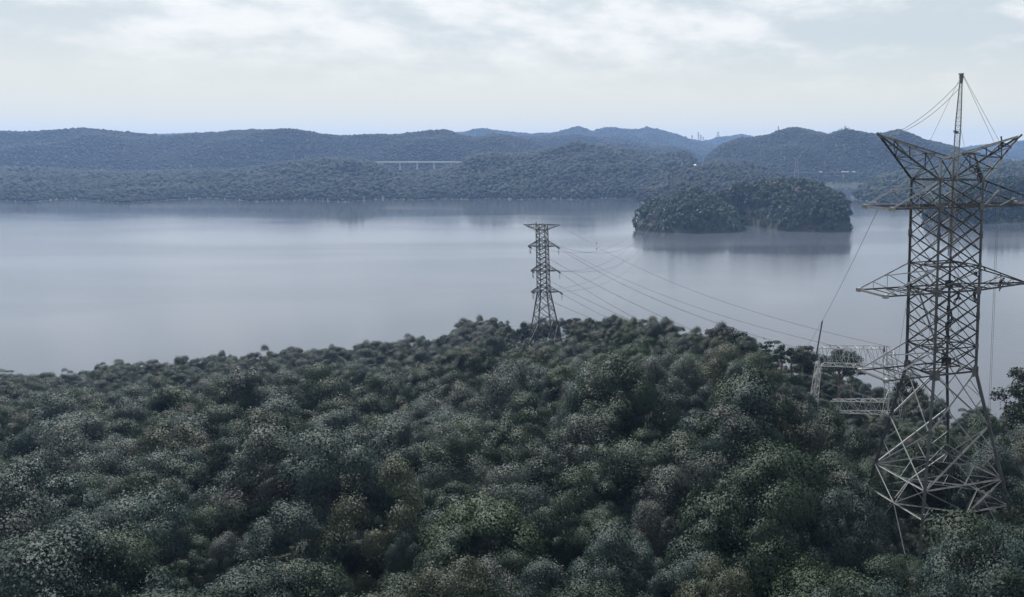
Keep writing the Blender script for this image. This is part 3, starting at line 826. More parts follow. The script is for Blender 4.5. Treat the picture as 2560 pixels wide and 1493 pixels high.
def girder(m, tips, roots, n, w=.09, ref=(0, 0, 1)):
    """zigzag between two chords tips[0]-roots[0] and tips[1]-roots[1]"""
    for i in range(1, n):
        t0 = i / n
        a = lerp(tips[0], roots[0], t0); b = lerp(tips[1], roots[1], t0)
        m.angle(a, b, w, ref=ref)
        t1 = (i + 1) / n
        if i % 2: m.angle(a, lerp(tips[1], roots[1], t1), w, ref=ref)
        else: m.angle(b, lerp(tips[0], roots[0], t1), w, ref=ref)
def cross_arm(side, lo, hi, length, mat, tipw=1.0, chord=.19, label=None, bits=True):
    """side -1 left, +1 right; lower chords from level lo, upper ties from level hi, flat rectangular tip"""
    near, far = ('N', 'L') if side < 0 else ('R', 'F')
    n0, f0 = corner(near, LV[lo]), corner(far, LV[lo]); n1, f1 = corner(near, LV[hi]), corner(far, LV[hi])
    dirv = TU * side
    c0 = (n0 + f0) / 2 + dirv * length
    tn, tf = c0 + TV * A0 / 2 * tipw, c0 - TV * A0 / 2 * tipw
    arm = MB(ROOT)
    o = arm
    arm.angle(n0, tn, chord, ref=(0, 0, 1)); arm.angle(f0, tf, chord, ref=(0, 0, 1))
    girder(arm, (tn, tf), (n0, f0), 4, .11)
    a = arm.build('cross_arm', M_STEELM, tower)
    if label: a['label'] = label
    u = MB(ROOT)
    u.angle(n1, tn + Vector((0, 0, .12)), .15, ref=TV); u.angle(f1, tf + Vector((0, 0, .12)), .15, ref=TV)
    # flat tie across the two upper chords, and the hangers
    u.angle(lerp(tf, f1, .50), lerp(tn, n1, .93), .12)
    for (t0, r0, r1) in ((tn, n0, n1), (tf, f0, f1)):
        for q in (.28, .56):
            u.angle(lerp(t0, r0, q), lerp(t0, r1, q), .08, ref=TV)
        u.angle(lerp(t0, r1, .56), r0, .08, ref=TV); u.angle(lerp(t0, r1, .28), lerp(t0, r0, .56), .07, ref=TV)
    k = u.build('upper_ties', mat, tower); k.parent = a
    e = MB(ROOT)
    if tipw > .3:
        e.bar(tn + dirv * .12, tf + dirv * .12, .06, .26); e.bar(tn - dirv * .25, tf - dirv * .25, .06, .14)
        for t in (tn, tf): e.box(t + dirv * .05, (.55, .55, .45), .6)
    else:
        e.box(c0, (.6, .5, .4), .6)
    k = e.build('tip_plate', M_STEEL, tower); k.parent = a
    return tn, tf
AL = 7.9
tipBL = cross_arm(-1, 'B', 'C', 6.5, M_SUNLIT)
tipAL = cross_arm(-1, 'A', 'A1', 7.1, M_SUNLIT)
tipDL = cross_arm(-1, 'D', 'D1', 6.75, M_SUNLIT)
tipBR = cross_arm(1, 'B', 'C', 9.6, M_STEELM, .95)
tipAR = cross_arm(1, 'A', 'A1', 9.3, M_STEELM, .12)
# loose pale members on the right of the upper arm level
for a, b in (((2500, 514), (2537, 494)), ((2464, 511), (2496, 476)), ((2442, 500), (2462, 489)), ((2393, 482), (2421, 515)), ((2404, 483), (2424, 470))):
    m = MB(ROOT); m.angle(P(*a, TY + 1), P(*b, TY + 2), .12); m.build('spare_member', M_SUNLIT, tower)
# interior diagonals, sunlight on them put into a paler colour
for a, b, c, d in (('L', 'C', 'N', 'B'), ('L', 'A', 'N', 'D1'), ('F', 'D1', 'R', 'D'), ('L', 'A1', 'N', 'A'), ('F', 'A1', 'R', 'A')):
    m = MB(ROOT); m.angle(lerp(corner(a, LV[b]), TC + Vector((0, 0, LV[b])), .25), lerp(corner(c, LV[d]), TC + Vector((0, 0, LV[d])), .35), .16)
    m.build('inner_brace', M_SUNLIT, tower)
# horns
def horn(side, tip, name):
    lo = ('N', 'L') if side < 0 else ('R', 'F')
    n0, f0 = corner(lo[0], LV['C']), corner(lo[1], LV['C'])
    un, uf = corner('N', LV['E']), corner('F', LV['E'])
    if side > 0: un, uf = un, uf
    m = MB(ROOT)
    m.angle(tip, n0, .20, ref=TV); m.angle(tip, f0, .20, ref=TV)
    h = m.build('horn_arm', M_STEELD, tower)
    h['label'] = 'left horn with dark lower chords, complete' if side < 0 else 'right horn still being bolted together'
    m = MB(ROOT); m.angle(tip, un, .20, ref=TV); m.angle(tip, uf, .18, ref=TV)
    k = m.build('upper_chord', M_SUNLIT if side < 0 else M_STEEL, tower); k.parent = h
    m = MB(ROOT)
    ns = 4
    girder(m, (tip, tip), (un, n0), ns, .10, ref=TV); girder(m, (tip, tip), (uf, f0), ns, .09, ref=TV)
    girder(m, (tip, tip), (n0, f0), ns, .09)
    for i in (2, 3): m.angle(lerp(tip, un, i / ns), lerp(tip, uf, i / ns), .09)
    k = m.build('horn_bracing', M_STEELD, tower); k.parent = h
    m = MB(ROOT); d = (Vector(tip) - (n0 + f0) / 2).normalized()
    m.bar(Vector(tip) - d * .5, Vector(tip) + d * .35, .34, .26)
    k = m.build('horn_tip', M_PLATE, tower); k.parent = h
HTL, HTR = P(2197, 337, 117.5), P(2549, 340, 124.5)
horn(-1, HTL, 'l'); horn(1, HTR, 'r')
m = MB(ROOT)
un, uf = corner('N', LV['E']), corner('F', LV['E'])
m.angle(un, uf, .14); m.angle(un, P(2409, 382, TY), .12); m.bar(P(2405, 383, TY + 1), P(2450, 383, TY + 1.5), .12)
m.angle(corner('L', LV['C']), lerp(corner('N', LV['C']), un, .75), .13); m.angle(corner('N', LV['C']), uf, .12); m.angle(corner('F', LV['C']), un, .12)
m.angle(corner('R', LV['C']), uf, .12); m.angle(P(2434, 382, TY + 1.5), corner('R', LV['C']), .2)
m.build('top_frame', M_STEELM, tower)
m = MB(ROOT); m.angle(corner('N', LV['C']) + Vector((-.12, -.12, .3)), un + Vector((-.12, -.12, 0)), .24); m.build('peak_post', M_SUNLIT, tower)  # the post's sunlit face is painted in as paler steel

# ---------------------------------------------------------------- derrick mast and ropes
def lattice_mast(pb, pt, w0, w1, wt, n, rail=.05):
    """square lattice mast from pb to pt; width grows w0 -> w1 in the middle and narrows to wt at the top"""
    pb, pt = Vector(pb), Vector(pt)
    d = (pt - pb).normalized(); a = d.cross(Vector((.35, 1, 0))).normalized(); b = a.cross(d)
    m = MB(pb); prev = None
    for i in range(n + 1):
        t = i / n
        w = w0 + (w1 - w0) * min(1, t * 5) if t < .75 else w1 + (wt - w1) * ((t - .75) / .25)
        c = pb + (pt - pb) * t
        ring = [c + a * sx * w / 2 + b * sy * w / 2 for sx, sy in ((-1, -1), (1, -1), (1, 1), (-1, 1))]
        if prev:
            for k in range(4):
                m.bar(prev[k], ring[k], rail * 1.4)
                if (i + k) % 2: m.bar(prev[k], ring[(k + 1) % 4], rail * .7)
                else: m.bar(prev[(k + 1) % 4], ring[k], rail * .7)
                m.bar(ring[k], ring[(k + 1) % 4], rail * .7)
        prev = ring
    return m
MB0, MT0 = P(2374, 640, TY), P(2403, 196, TY)
mast = lattice_mast(MB0, MT0, .35, .62, .26, 46).build('derrick_mast', M_STEEL)
tag(mast, 'slim leaning lattice derrick mast rising out of the top of the big steel tower', 'derrick')
m = MB(MB0); m.bar(MT0, MT0 + Vector((.02, 0, .5)), .42, .34); m.bar(MT0 + Vector((-.35, 0, .5)), MT0 + Vector((.3, 0, .55)), .12); m.tube([MT0 + Vector((.05, 0, -.6)), MT0 + Vector((.12, 0, .2))], .16)
m.build('pulley_head', M_PLATE, mast)
m = MB(MB0); q = P(2392, 331, TY); m.box(q, (.35, .3, .35)); m.box(q + Vector((-.25, 0, .1)), (.3, .2, .25)); m.build('pulley_block', M_PLATE, mast)
def sag_pts(p, q, sag, n=14):
    return [lerp(p, q, i / n) - Vector((0, 0, 4 * sag * (i / n) * (1 - i / n))) for i in range(n + 1)]
def rope(p, q, label, r=.028, sag=0.0, group=None, n=14, cat='rope', name='rope'):
    m = MB(p); m.tube(sag_pts(p, q, sag, n), r, 5)
    return tag(m.build(name, M_ROPE), label, cat, group)
TOPM = MT0 + Vector((0, 0, .35))
rope(TOPM - Vector((.1, 0, .7)), P(2223, 340, 118), 'heavier upper rope sagging from the mast head to the left horn tip', .035, .75)
rope(TOPM - Vector((.1, 0, 1.4)), P(2221, 341, 117.6), 'heavier lower rope sagging from the mast head to the left horn tip', .035, .95)
rope(TOPM, corner('L', LV['C']), 'thin straight rope from the mast head down to the left corner under the left horn', .022)
rope(TOPM - Vector((.1, 0, 8)), P(2373, 388, TY - 1), 'thin short rope running down the left side of the mast', .02)
rope(TOPM - Vector((-.1, 0, 6)), P(2412, 372, TY), 'thin short rope hanging down the right side of the mast', .02)
rope(TOPM + Vector((.2, 0, 0)), P(2485, 355, 122.2), 'inner one of two straight ropes from the mast head to the right horn', .024)
rope(TOPM + Vector((.25, 0, 0)), P(2497, 351, 123.2), 'outer one of two straight ropes from the mast head to the right horn', .024)
rope(P(2499, 360, 123), P(2499, 360, 123) - Vector((0, 0, 34)), 'left one of two plumb ropes hanging from the right horn down over the lake', .026)
rope(P(2503, 360, 123), P(2503, 360, 123) - Vector((0, 0, 34)), 'right one of two plumb ropes hanging from the right horn down over the lake', .026)
p = P(2516, 385, 123.6); rope(p, P(2572, 470, 126), 'thin rope slanting from the right horn out of the picture', .02)
m = MB(HTL); a, b = P(2211, 358, 117.8), P(2218, 366, 117.9)
m.tube([a, a - Vector((.05, 0, 1.3)), lerp(a, b, .35) - Vector((0, 0, 1.75)), lerp(a, b, .7) - Vector((0, 0, 1.7)), b - Vector((-.02, 0, .9)), b], .03, 5)
tag(m.build('rope', M_ROPE), 'loop of rope hanging under the tip of the left horn', 'rope')
p = (tipBL[0] + tipBL[1]) / 2
TAG_END = P(2006, 884, 285)
rope(p, TAG_END, 'long tag rope slanting from the upper left arm down to the trees on the left', .035, 1.2)
for dx, z0, z1_, lb in ((-1.4, 'B', 'D', 'leftmost plumb rope hanging inside the tower body'), (-.8, 'B', 'D', 'second plumb rope from the left inside the tower body'), (-.2, 'A1', 'D', 'short plumb rope in the middle of the tower body'), (1.9, 'B', 'D1', 'plumb rope hanging inside the right face of the tower body')):
    c = TC + TU * dx
    rope(c + Vector((0, 0, LV[z0])), c + Vector((dx * .3, .3, LV[z1_])), lb, .02)
rope(P(2268, 742, 118), P(2243, 915, 118.5), 'thin rope slanting outside the left face of the tower body', .022)

# ---------------------------------------------------------------- workers on the tower
def human(name, J, root, hands_curl=True):
    """one continuous skinned body; J = joint positions (metres) relative to the pelvis"""
    vs, es, rad = [], [], []
    def v(p, r):
        vs.append(Vector(p)); rad.append(r); return len(vs) - 1
    def e(a, b): es.append((a, b)); return b
    pel = v((0, 0, 0), .145)
    sp1 = e(pel, v(J['chest'] * .45 + Vector((0, 0, .02)), .135)); ch = e(sp1, v(J['chest'], .155))
    up = (J['head'] - J['chest']).normalized()
    nk = e(ch, v(J['chest'] + up * .19, .065)); hd0 = e(nk, v(J['head'] - up * .05, .085)); hd = e(hd0, v(J['head'] + up * .08, .10)); e(hd, v(J['head'] + up * .15, .06))
    fw = J['face']; e(hd0, v(J['head'] + fw * .105 + up * .02, .022))     # nose and brow
    for s in 'lr':
        sh = e(ch, v(J['sh' + s], .075)); el = e(sh, v(J['el' + s], .052)); wr = e(el, v(J['wr' + s], .036))
        d = (J['wr' + s] - J['el' + s]).normalized(); pm = e(wr, v(J['wr' + s] + d * .07, .040))
        sd_ = d.cross(up if abs(d.dot(up)) < .9 else fw).normalized(); nrm_ = d.cross(sd_)
        for k, (off, ln) in enumerate(((-.033, .075), (-.011, .09), (.011, .085), (.033, .065))):
            b0 = e(pm, v(J['wr' + s] + d * .105 + sd_ * off, .011)); e(b0, v(J['wr' + s] + d * (.105 + ln * .6) + sd_ * off + nrm_ * ln * .6, .0095))
        e(wr, v(J['wr' + s] + d * .055 + sd_ * -.055 + nrm_ * .03, .012))
        hp = e(pel, v(J['hp' + s], .105)); kn = e(hp, v(J['kn' + s], .072)); an = e(kn, v(J['an' + s], .05)); toe = e(an, v(J['an' + s] + J['foot'] * .17 + Vector((0, 0, -.06)), .045))
    me = bpy.data.meshes.new(name)
    me.from_pydata([tuple(p) for p in vs], [tuple(x) for x in es], [])
    ob = bpy.data.objects.new(name, me); COL.objects.link(ob)
    sk = ob.modifiers.new('skin', 'SKIN'); ss = ob.modifiers.new('sub', 'SUBSURF'); ss.levels = 1; ss.render_levels = 1
    sv = me.skin_vertices[0].data
    for i, r in enumerate(rad): sv[i].radius = (r, r)
    sv[0].use_root = True
    dg = bpy.context.evaluated_depsgraph_get()
    m2 = bpy.data.meshes.new_from_object(ob.evaluated_get(dg))
    bpy.data.objects.remove(ob)
    m2.materials.clear()
    m2.polygons.foreach_set('use_smooth', [True] * len(m2.polygons))
    return m2
V3 = lambda x, y, z: Vector((x, y, z))
def pose(kind):
    J = dict(face=V3(0, 1, 0), foot=V3(0, 1, 0))
    if kind == 'stoop':       # standing, bent forward over his work
        J.update(chest=V3(0, .22, .42), head=V3(0, .42, .62), shl=V3(-.19, .25, .47), shr=V3(.19, .25, .47), ell=V3(-.24, .42, .24), elr=V3(.25, .44, .24), wrl=V3(-.14, .58, .06), wrr=V3(.12, .60, .08),
                 hpl=V3(-.1, 0, -.06), hpr=V3(.1, 0, -.06), knl=V3(-.15, .14, -.44), knr=V3(.18, .12, -.45), anl=V3(-.17, -.04, -.86), anr=V3(.24, -.02, -.86), face=V3(0, .75, -.6).normalized())
    elif kind == 'climb':     # climbing, one leg raised, arms reaching up
        J.update(chest=V3(0, .06, .46), head=V3(0, .10, .74), shl=V3(-.19, .08, .52), shr=V3(.19, .08, .52), ell=V3(-.26, .28, .58), elr=V3(.24, .30, .72), wrl=V3(-.14, .44, .72), wrr=V3(.12, .42, .92),
                 hpl=V3(-.1, 0, -.06), hpr=V3(.1, 0, -.06), knl=V3(-.15, .34, -.18), knr=V3(.14, .12, -.46), anl=V3(-.13, .28, -.60), anr=V3(.13, .08, -.88))
    elif kind == 'hang':      # leaning back in the harness, legs bent
        J.update(chest=V3(0, -.10, .44), head=V3(0, -.06, .72), shl=V3(-.19, -.08, .50), shr=V3(.19, -.08, .50), ell=V3(-.26, .16, .40), elr=V3(.26, .18, .48), wrl=V3(-.12, .38, .46), wrr=V3(.12, .40, .58),
                 hpl=V3(-.1, 0, -.06), hpr=V3(.1, 0, -.06), knl=V3(-.16, .34, -.24), knr=V3(.16, .26, -.34), anl=V3(-.14, .36, -.66), anr=V3(.14, .34, -.74))
    elif kind == 'crouch':    # crouching on the arm, reaching forward
        J.update(chest=V3(0, .26, .36), head=V3(0, .48, .52), shl=V3(-.19, .30, .40), shr=V3(.19, .30, .40), ell=V3(-.22, .50, .20), elr=V3(.22, .54, .26), wrl=V3(-.12, .66, .02), wrr=V3(.12, .72, .10),
                 hpl=V3(-.1, 0, -.05), hpr=V3(.1, 0, -.05), knl=V3(-.18, .34, -.16), knr=V3(.18, .24, -.34), anl=V3(-.14, .12, -.54), anr=V3(.14, -.04, -.70), face=V3(0, .8, -.5).normalized())
    elif kind == 'sit':       # sitting astride a member, legs hanging
        J.update(chest=V3(0, .04, .46), head=V3(0, .10, .74), shl=V3(-.19, .06, .52), shr=V3(.19, .06, .52), ell=V3(-.25, .20, .30), elr=V3(.25, .22, .30), wrl=V3(-.12, .40, .24), wrr=V3(.12, .42, .26),
                 hpl=V3(-.1, 0, -.04), hpr=V3(.1, 0, -.04), knl=V3(-.18, .36, -.10), knr=V3(.18, .34, -.14), anl=V3(-.16, .34, -.54), anr=V3(.18, .26, -.58))
    return J
def worker(kind, loc, rz, label, lean=0.0, s=1.0):
    J = pose(kind)
    me = human('person', J, loc)
    me.materials.append(M_CLOTH)
    o = bpy.data.objects.new('person', me); COL.objects.link(o)
    o.location = loc; o.rotation_euler = (0, lean, rz); o.scale = (s, s, s)
    tag(o, label, 'person', None)
    up = (J['head'] - J['chest']).normalized()
    bm = bmesh.new(); bmesh.ops.create_uvsphere(bm, u_segments=12, v_segments=8, radius=.135)
    for v_ in bm.verts:
        v_.co.z *= .85
        if v_.co.z < -.01:
            v_.co.z = -.01; v_.co.x *= 1.18; v_.co.y *= 1.28
    me2 = bpy.data.meshes.new('helmet'); bm.to_mesh(me2); bm.free()
    h = link_mesh('helmet', me2, M_HELM, o); h.location = J['head'] + up * .10; h.rotation_euler = up.to_track_quat('Z', 'Y').to_euler()
    b = MB(); b.tube([J['hpl'] + V3(-.09, -.05, .06), V3(0, -.16, .05), J['hpr'] + V3(.09, -.05, .06), V3(0, .16, .05), J['hpl'] + V3(-.09, -.05, .06)], .03, 5)
    b.build('harness_belt', M_ROPE, o)
    b = MB(); b.box(J['hpr'] + V3(.13, -.14, -.06), (.12, .16, .26)); b.build('tool_pouch', M_PLATE, o)
    return o
def at(x, y, dY=0.0): return P(x, y, TY + dY)
worker('stoop', at(2449, 432, -1.2), R(40), 'worker in dark clothes stooping on the top frame at its right-hand corner', 0, 1.2)
worker('crouch', at(2497, 710, 3.6), R(-75), 'worker crouching far out on the right-hand lower arm of the tower', 0, 1.2)
worker('hang', at(2395, 744, 1.6), R(60), 'worker hanging by his harness under the middle of the lower arm frame', .1, 1.18)
worker('hang', at(2437, 744, -.9), R(-60), 'worker clinging to the inside of the right leg, just under the lower arm frame', 0, 1.18)
worker('climb', at(2380, 797, 3.7), R(80), 'upper one of two workers climbing the farthest leg, below the lower arm frame', 0, 1.18)
worker('climb', at(2367, 824, 3.4), R(-30), 'lower one of two workers climbing the farthest leg, arms raised', 0, 1.2)
worker('crouch', at(2364, 893, 3.2), R(20), 'worker half hidden behind bracing inside the tower, lowest of all the workers', 0, 1.2)
worker('sit', at(2505, 362, 3.2), R(75), 'worker sitting astride the right horn near its tip', 0, 1.12)
m = MB(at(2440, 684, .5)); m.box(at(2440, 684, .5), (.32, .28, .45)); m.tube([at(2440, 684, .5) + V3(-.1, 0, .2), at(2440, 684, .5) + V3(0, 0, .55), at(2440, 684, .5) + V3(.1, 0, .2)], .025, 5)
tag(m.build('tool_bag', M_CLOTH), 'dark tool bag hanging inside the right leg above the lower arm frame', 'bag')
# ---------------------------------------------------------------- bright portal-shaped tower behind the big one
def truss(m, A, B, n, w, faces=((0, 1), (1, 2), (2, 3), (3, 0)), dw=None, rings=True):
    """four chords A[k]-B[k] with zigzags on the given faces"""
    dw = dw or w * .6
    for k in range(4): m.angle(A[k], B[k], w)
    for a, b in faces:
        for i in range(n):
            t0, t1 = i / n, (i + 1) / n
            if i % 2: m.angle(lerp(A[a], B[a], t0), lerp(A[b], B[b], t1), dw)
            else: m.angle(lerp(A[b], B[b], t0), lerp(A[a], B[a], t1), dw)
            if rings and i: m.angle(lerp(A[a], B[a], t0), lerp(A[b], B[b], t0), dw)
PY_ = 205.0
bk = Vector((1.25, 3.4, 0.0))
base2 = P(2140, 1010, PY_)
ptl = empty('portal_tower', base2)
tag(ptl, 'bright unfinished portal-shaped steel tower with a long box beam, standing behind the big tower', 'pylon')
def q2(x, y): return P(x, y, PY_)
m = MB(base2)
At, Ab, Bt, Bb = q2(2044, 871), q2(2050, 915), q2(2210, 874), q2(2226, 921)
truss(m, [At, At + bk, Ab + bk, Ab], [Bt, Bt + bk, Bb + bk, Bb], 8, .17, dw=.09)
m.angle(At, Ab, .2); m.angle(At + bk, Ab + bk, .15); m.angle(At, At + bk, .15); m.angle(Ab, Ab + bk, .15)
m.build('box_beam', M_GALV, ptl)
m = MB(base2)   # slim left column
T0 = [q2(2040, 905), q2(2049, 912), q2(2049, 912) + bk * .5, q2(2040, 905) + bk * .5]
T1_ = [q2(2018, 1045), q2(2032, 1045), q2(2036, 1040) + bk * .6, q2(2024, 1040) + bk * .6]
truss(m, T0, T1_, 7, .18, dw=.09); m.build('column', M_GALV, ptl)
m = MB(base2)   # main right column
T0 = [q2(2208, 872), q2(2228, 880), q2(2228, 880) + bk, q2(2208, 872) + bk]
T1_ = [q2(2212, 1000), q2(2246, 1000), q2(2250, 1000) + bk, q2(2216, 1000) + bk]
T2_ = [q2(2180, 1160), q2(2268, 1160), q2(2272, 1150) + bk * 2, q2(2190, 1150) + bk * 2]
truss(m, T0, T1_, 6, .21, dw=.11); truss(m, T1_, T2_, 4, .21, dw=.10); m.build('column', M_GALV, ptl)
m = MB(base2)
A_ = [q2(2076, 1003), q2(2076, 1003) + bk * .5, q2(2094, 1032) + bk * .5, q2(2094, 1032)]
B_ = [q2(2222, 1006), q2(2222, 1006) + bk, q2(2226, 1037) + bk, q2(2226, 1037)]
truss(m, A_, B_, 6, .15, dw=.07); m.build('lower_arm', M_GALV, ptl)
m = MB(base2); m.tube([q2(2040, 892), q2(2056, 802)], .16, 8); m.build('lifting_pole', M_STEELD, ptl)
m = MB(base2); m.tube([q2(2212, 880), q2(2210, 866)], .14, 8); m.build('lifting_pole', M_STEELD, ptl)

# ---------------------------------------------------------------- small dark tower on the left ridge with its lines
SY = 378.0
s_lv = {k: zat(y, SY) for k, y in dict(T=561, T1=575, a0=602, a1=616, b0=664, b1=677, c0=717, c1=730, g=856).items()}
s_c = Vector((P(1356, 616, SY).x, SY, 0))
ra = R(-9)
su, sv = Vector((math.cos(ra), math.sin(ra), 0)), Vector((math.sin(ra) * -1, math.cos(ra), 0)) * -1
def s_half(z): return 1.72 + max(0, s_lv['T'] - z) * .009 if z >= s_lv['c1'] else 1.95 + (s_lv['c1'] - z) / (s_lv['c1'] - s_lv['g']) * 3.0
def s_cor(k, z):
    a, b = ((-1, -1), (-1, 1), (1, 1), (1, -1))[k]
    h = s_half(z); return s_c + su * a * h + sv * b * h + Vector((0, 0, z))
sroot = s_c + Vector((0, 0, s_lv['g']))
stw = empty('suspension_tower', sroot)
stw.name = 'lattice_pylon'
tag(stw, 'small dark flat-topped lattice pylon on the left ridge by the lake', 'pylon')
for k in range(4):
    m = MB(sroot)
    m.bar(s_cor(k, s_lv['T']), s_cor(k, s_lv['c1']), .34); m.bar(s_cor(k, s_lv['c1']), s_cor(k, s_lv['g'] - 2), .46)
    m.build('leg', M_STEELD, stw)
order_z = [s_lv['T'], s_lv['T1']] + [s_lv['T1'] + (s_lv['a0'] - s_lv['T1']) * t for t in (.5, 1)] + [s_lv['a1']] + [s_lv['a1'] + (s_lv['b0'] - s_lv['a1']) * t for t in (.25, .5, .75, 1)] + [s_lv['b1']] + [s_lv['b1'] + (s_lv['c0'] - s_lv['b1']) * t for t in (.33, .67, 1)] + [s_lv['c1']] + [s_lv['c1'] + (s_lv['g'] - s_lv['c1']) * t for t in (.2, .42, .66, 1)]
for k in range(4):
    m = MB(sroot); k2 = (k + 1) % 4
    for i in range(len(order_z) - 1):
        za, zb = order_z[i], order_z[i + 1]
        w = .20
        m.bar(s_cor(k, za), s_cor(k2, zb), w); m.bar(s_cor(k2, za), s_cor(k, zb), w)
        if zb < s_lv['c1'] - 1:
            m.bar(lerp(s_cor(k, za), s_cor(k2, zb), .27), lerp(s_cor(k, za), s_cor(k, zb), .6), .1)
            m.bar(lerp(s_cor(k2, za), s_cor(k, zb), .27), lerp(s_cor(k2, za), s_cor(k2, zb), .6), .1)
    for z in (s_lv['T'], s_lv['T1'], s_lv['a0'], s_lv['a1'], s_lv['b0'], s_lv['b1'], s_lv['c0'], s_lv['c1']):
        m.bar(s_cor(k, z), s_cor(k2, z), .22)
    m.build('face_bracing', M_STEELD, stw)
s_tip = {}
def s_arm(side, lo, hi, tip, key, up=False):
    ks = (0, 1) if side < 0 else (3, 2)
    m = MB(sroot)
    for k in ks:
        m.bar(s_cor(k, lo), tip, .26); m.bar(s_cor(k, hi), tip, .20)
        for q in (.35, .65):
            m.bar(lerp(tip, s_cor(k, lo), q), lerp(tip, s_cor(k, hi), q), .1); m.bar(lerp(tip, s_cor(k, lo), q), lerp(tip, s_cor(k, hi), min(1, q + .3)), .1)
    for q in (.4, .7):
        m.bar(lerp(tip, s_cor(ks[0], lo), q), lerp(tip, s_cor(ks[1], lo), q + .2 if q < .6 else 1), .1)
    m.build('cross_arm', M_STEELD, stw); s_tip[key] = Vector(tip)
for key, lo, hi, xl, xr in (('a', 'a1', 'a0', 1321, 1394), ('b', 'b1', 'b0', 1326, 1395), ('c', 'c1', 'c0', 1325, 1399)):
    zt = s_lv[lo] + .15
    tl = P(xl, 0, SY); tr = P(xr, 0, SY)
    s_arm(-1, s_lv[lo], s_lv[hi], s_c + su * -((s_c.x - P(xl, 640, SY).x) / su.x) + Vector((0, 0, zt)), key + 'l')
    s_arm(1, s_lv[lo], s_lv[hi], s_c + su * ((P(xr, 640, SY).x - s_c.x) / su.x) + Vector((0, 0, zt)), key + 'r')
s_arm(-1, s_lv['T1'], s_lv['T'], s_c - su * 7.4 + Vector((0, 0, s_lv['T'] - .1)), 'tl')
s_arm(1, s_lv['T1'], s_lv['T'], s_c + su * 7.4 + Vector((0, 0, s_lv['T'] - .1)), 'tr')
for k, dx in ((0, -1.1), (1, 0)):
    m = MB(sroot); p = s_cor(k, s_lv['T']) + su * dx; m.tube([p, p + Vector((0, 0, .9))], .14, 6); m.build('spike', M_STEELD, stw)
# conductors: towards the viewer (bright portal tower) and out to the island pylon
IY = 1180.0
isl_top = P(1677, 426, IY)
NEAR_END = {'ar': q2(2042, 884), 'br': q2(2030, 985), 'cr': q2(2076, 1006), 'al': q2(2205, 1004), 'bl': q2(2215, 1036), 'cl': q2(2222, 1044)}
LN = {'a': 'top', 'b': 'middle', 'c': 'lowest'}
SD = {'l': 'left', 'r': 'right'}
def strand_pair(p, q, sag, label, r, gap=.45, group=None, n=26, sp=8):
    d = (Vector(q) - Vector(p)); side = d.cross(Vector((0, 0, 1))).normalized() * gap / 2
    pl = empty('power_line', p); tag(pl, label, 'power line', group)
    for s in (-1, 1):
        m = MB(p); m.tube(sag_pts(Vector(p) + side * s + Vector((0, 0, .2 * s)), Vector(q) + side * s + Vector((0, 0, .2 * s)), sag, n), r, 4); m.build('conductor', M_WIRE, pl)
    m = MB(p); L = sag_pts(p, q, sag, sp)
    for c in L[1:-1]: m.bar(c - side - Vector((0, 0, .2)), c + side + Vector((0, 0, .2)), r * 3)
    m.build('spacer', M_WIRE, pl)
def insulator(p, q, label, r=.2, group=None):
    m = MB(p); p, q = Vector(p), Vector(q); n = 15
    m.tube([p, q], .06, 6)
    for i in range(n):
        c = lerp(p, q, (i + .5) / n); d = (q - p).normalized()
        m.tube([c - d * .05, c + d * .05], [r, r * .75], 8)
    return tag(m.build('insulator_string', M_INS), label, 'insulator', group)
for key in ('ar', 'br', 'cr', 'al', 'bl', 'cl'):
    tp = s_tip[key]; ne = NEAR_END[key]
    d = (ne - tp); d.z -= 30; d.normalize()
    iq = tp + d * 2.9
    insulator(tp - Vector((0, 0, .2)), iq, f"brown insulator string on the {LN[key[0]]} {SD[key[1]]} arm of the small dark tower", .34)
    d2 = (isl_top - tp); d2.z -= 90; d2.normalize()
    m = MB(tp); e1 = tp + d2 * 2.5
    m.tube([iq, iq - Vector((.1, 0, 1.3)), lerp(iq, e1, .5) - Vector((0, 0, 2.9)), e1 - Vector((0, 0, 1.2)), e1], .06, 5)
    tag(m.build('jumper_wire', M_WIRE), f"jumper loop hanging under the {LN[key[0]]} {SD[key[1]]} arm of the small dark tower", 'wire')
    if key[1] == 'l':
        h = tp + su * .5
        insulator(h, h - Vector((0, 0, 3.0)), f"thin upright insulator under the {LN[key[0]]} left arm of the small dark tower", .15)
    strand_pair(iq, ne, {'a': 3.5, 'b': 3.0, 'c': 2.5}[key[0]], f"pair of conductors from the {LN[key[0]]} {SD[key[1]]} arm of the small tower to the portal tower", .036)
    zi = {'a': 0, 'b': -7, 'c': -14}[key[0]]
    far = isl_top + Vector((-4.5 if key[1] == 'l' else 4.5, 0, zi - 3))
    m = MB(tp); m.tube(sag_pts(e1, far, {'a': 33, 'b': 32.5, 'c': 31}[key[0]], 30), [.05 + .06 * i / 30 for i in range(31)], 4)
    tag(m.build('power_line', M_WIRE), f"conductor sagging over the lake from the {LN[key[0]]} {SD[key[1]]} arm to the island pylon", 'power line')
for key, e, lb in (('tr', q2(2228, 868), 'upper'), ('tl', q2(2100, 868), 'lower')):
    m = MB(s_tip[key]); m.tube(sag_pts(s_tip[key], e, 5.0, 24), .045, 4)
    tag(m.build('earth_wire', M_WIRE), f"{lb} of two thin earth wires from the small tower top to the portal tower", 'wire')

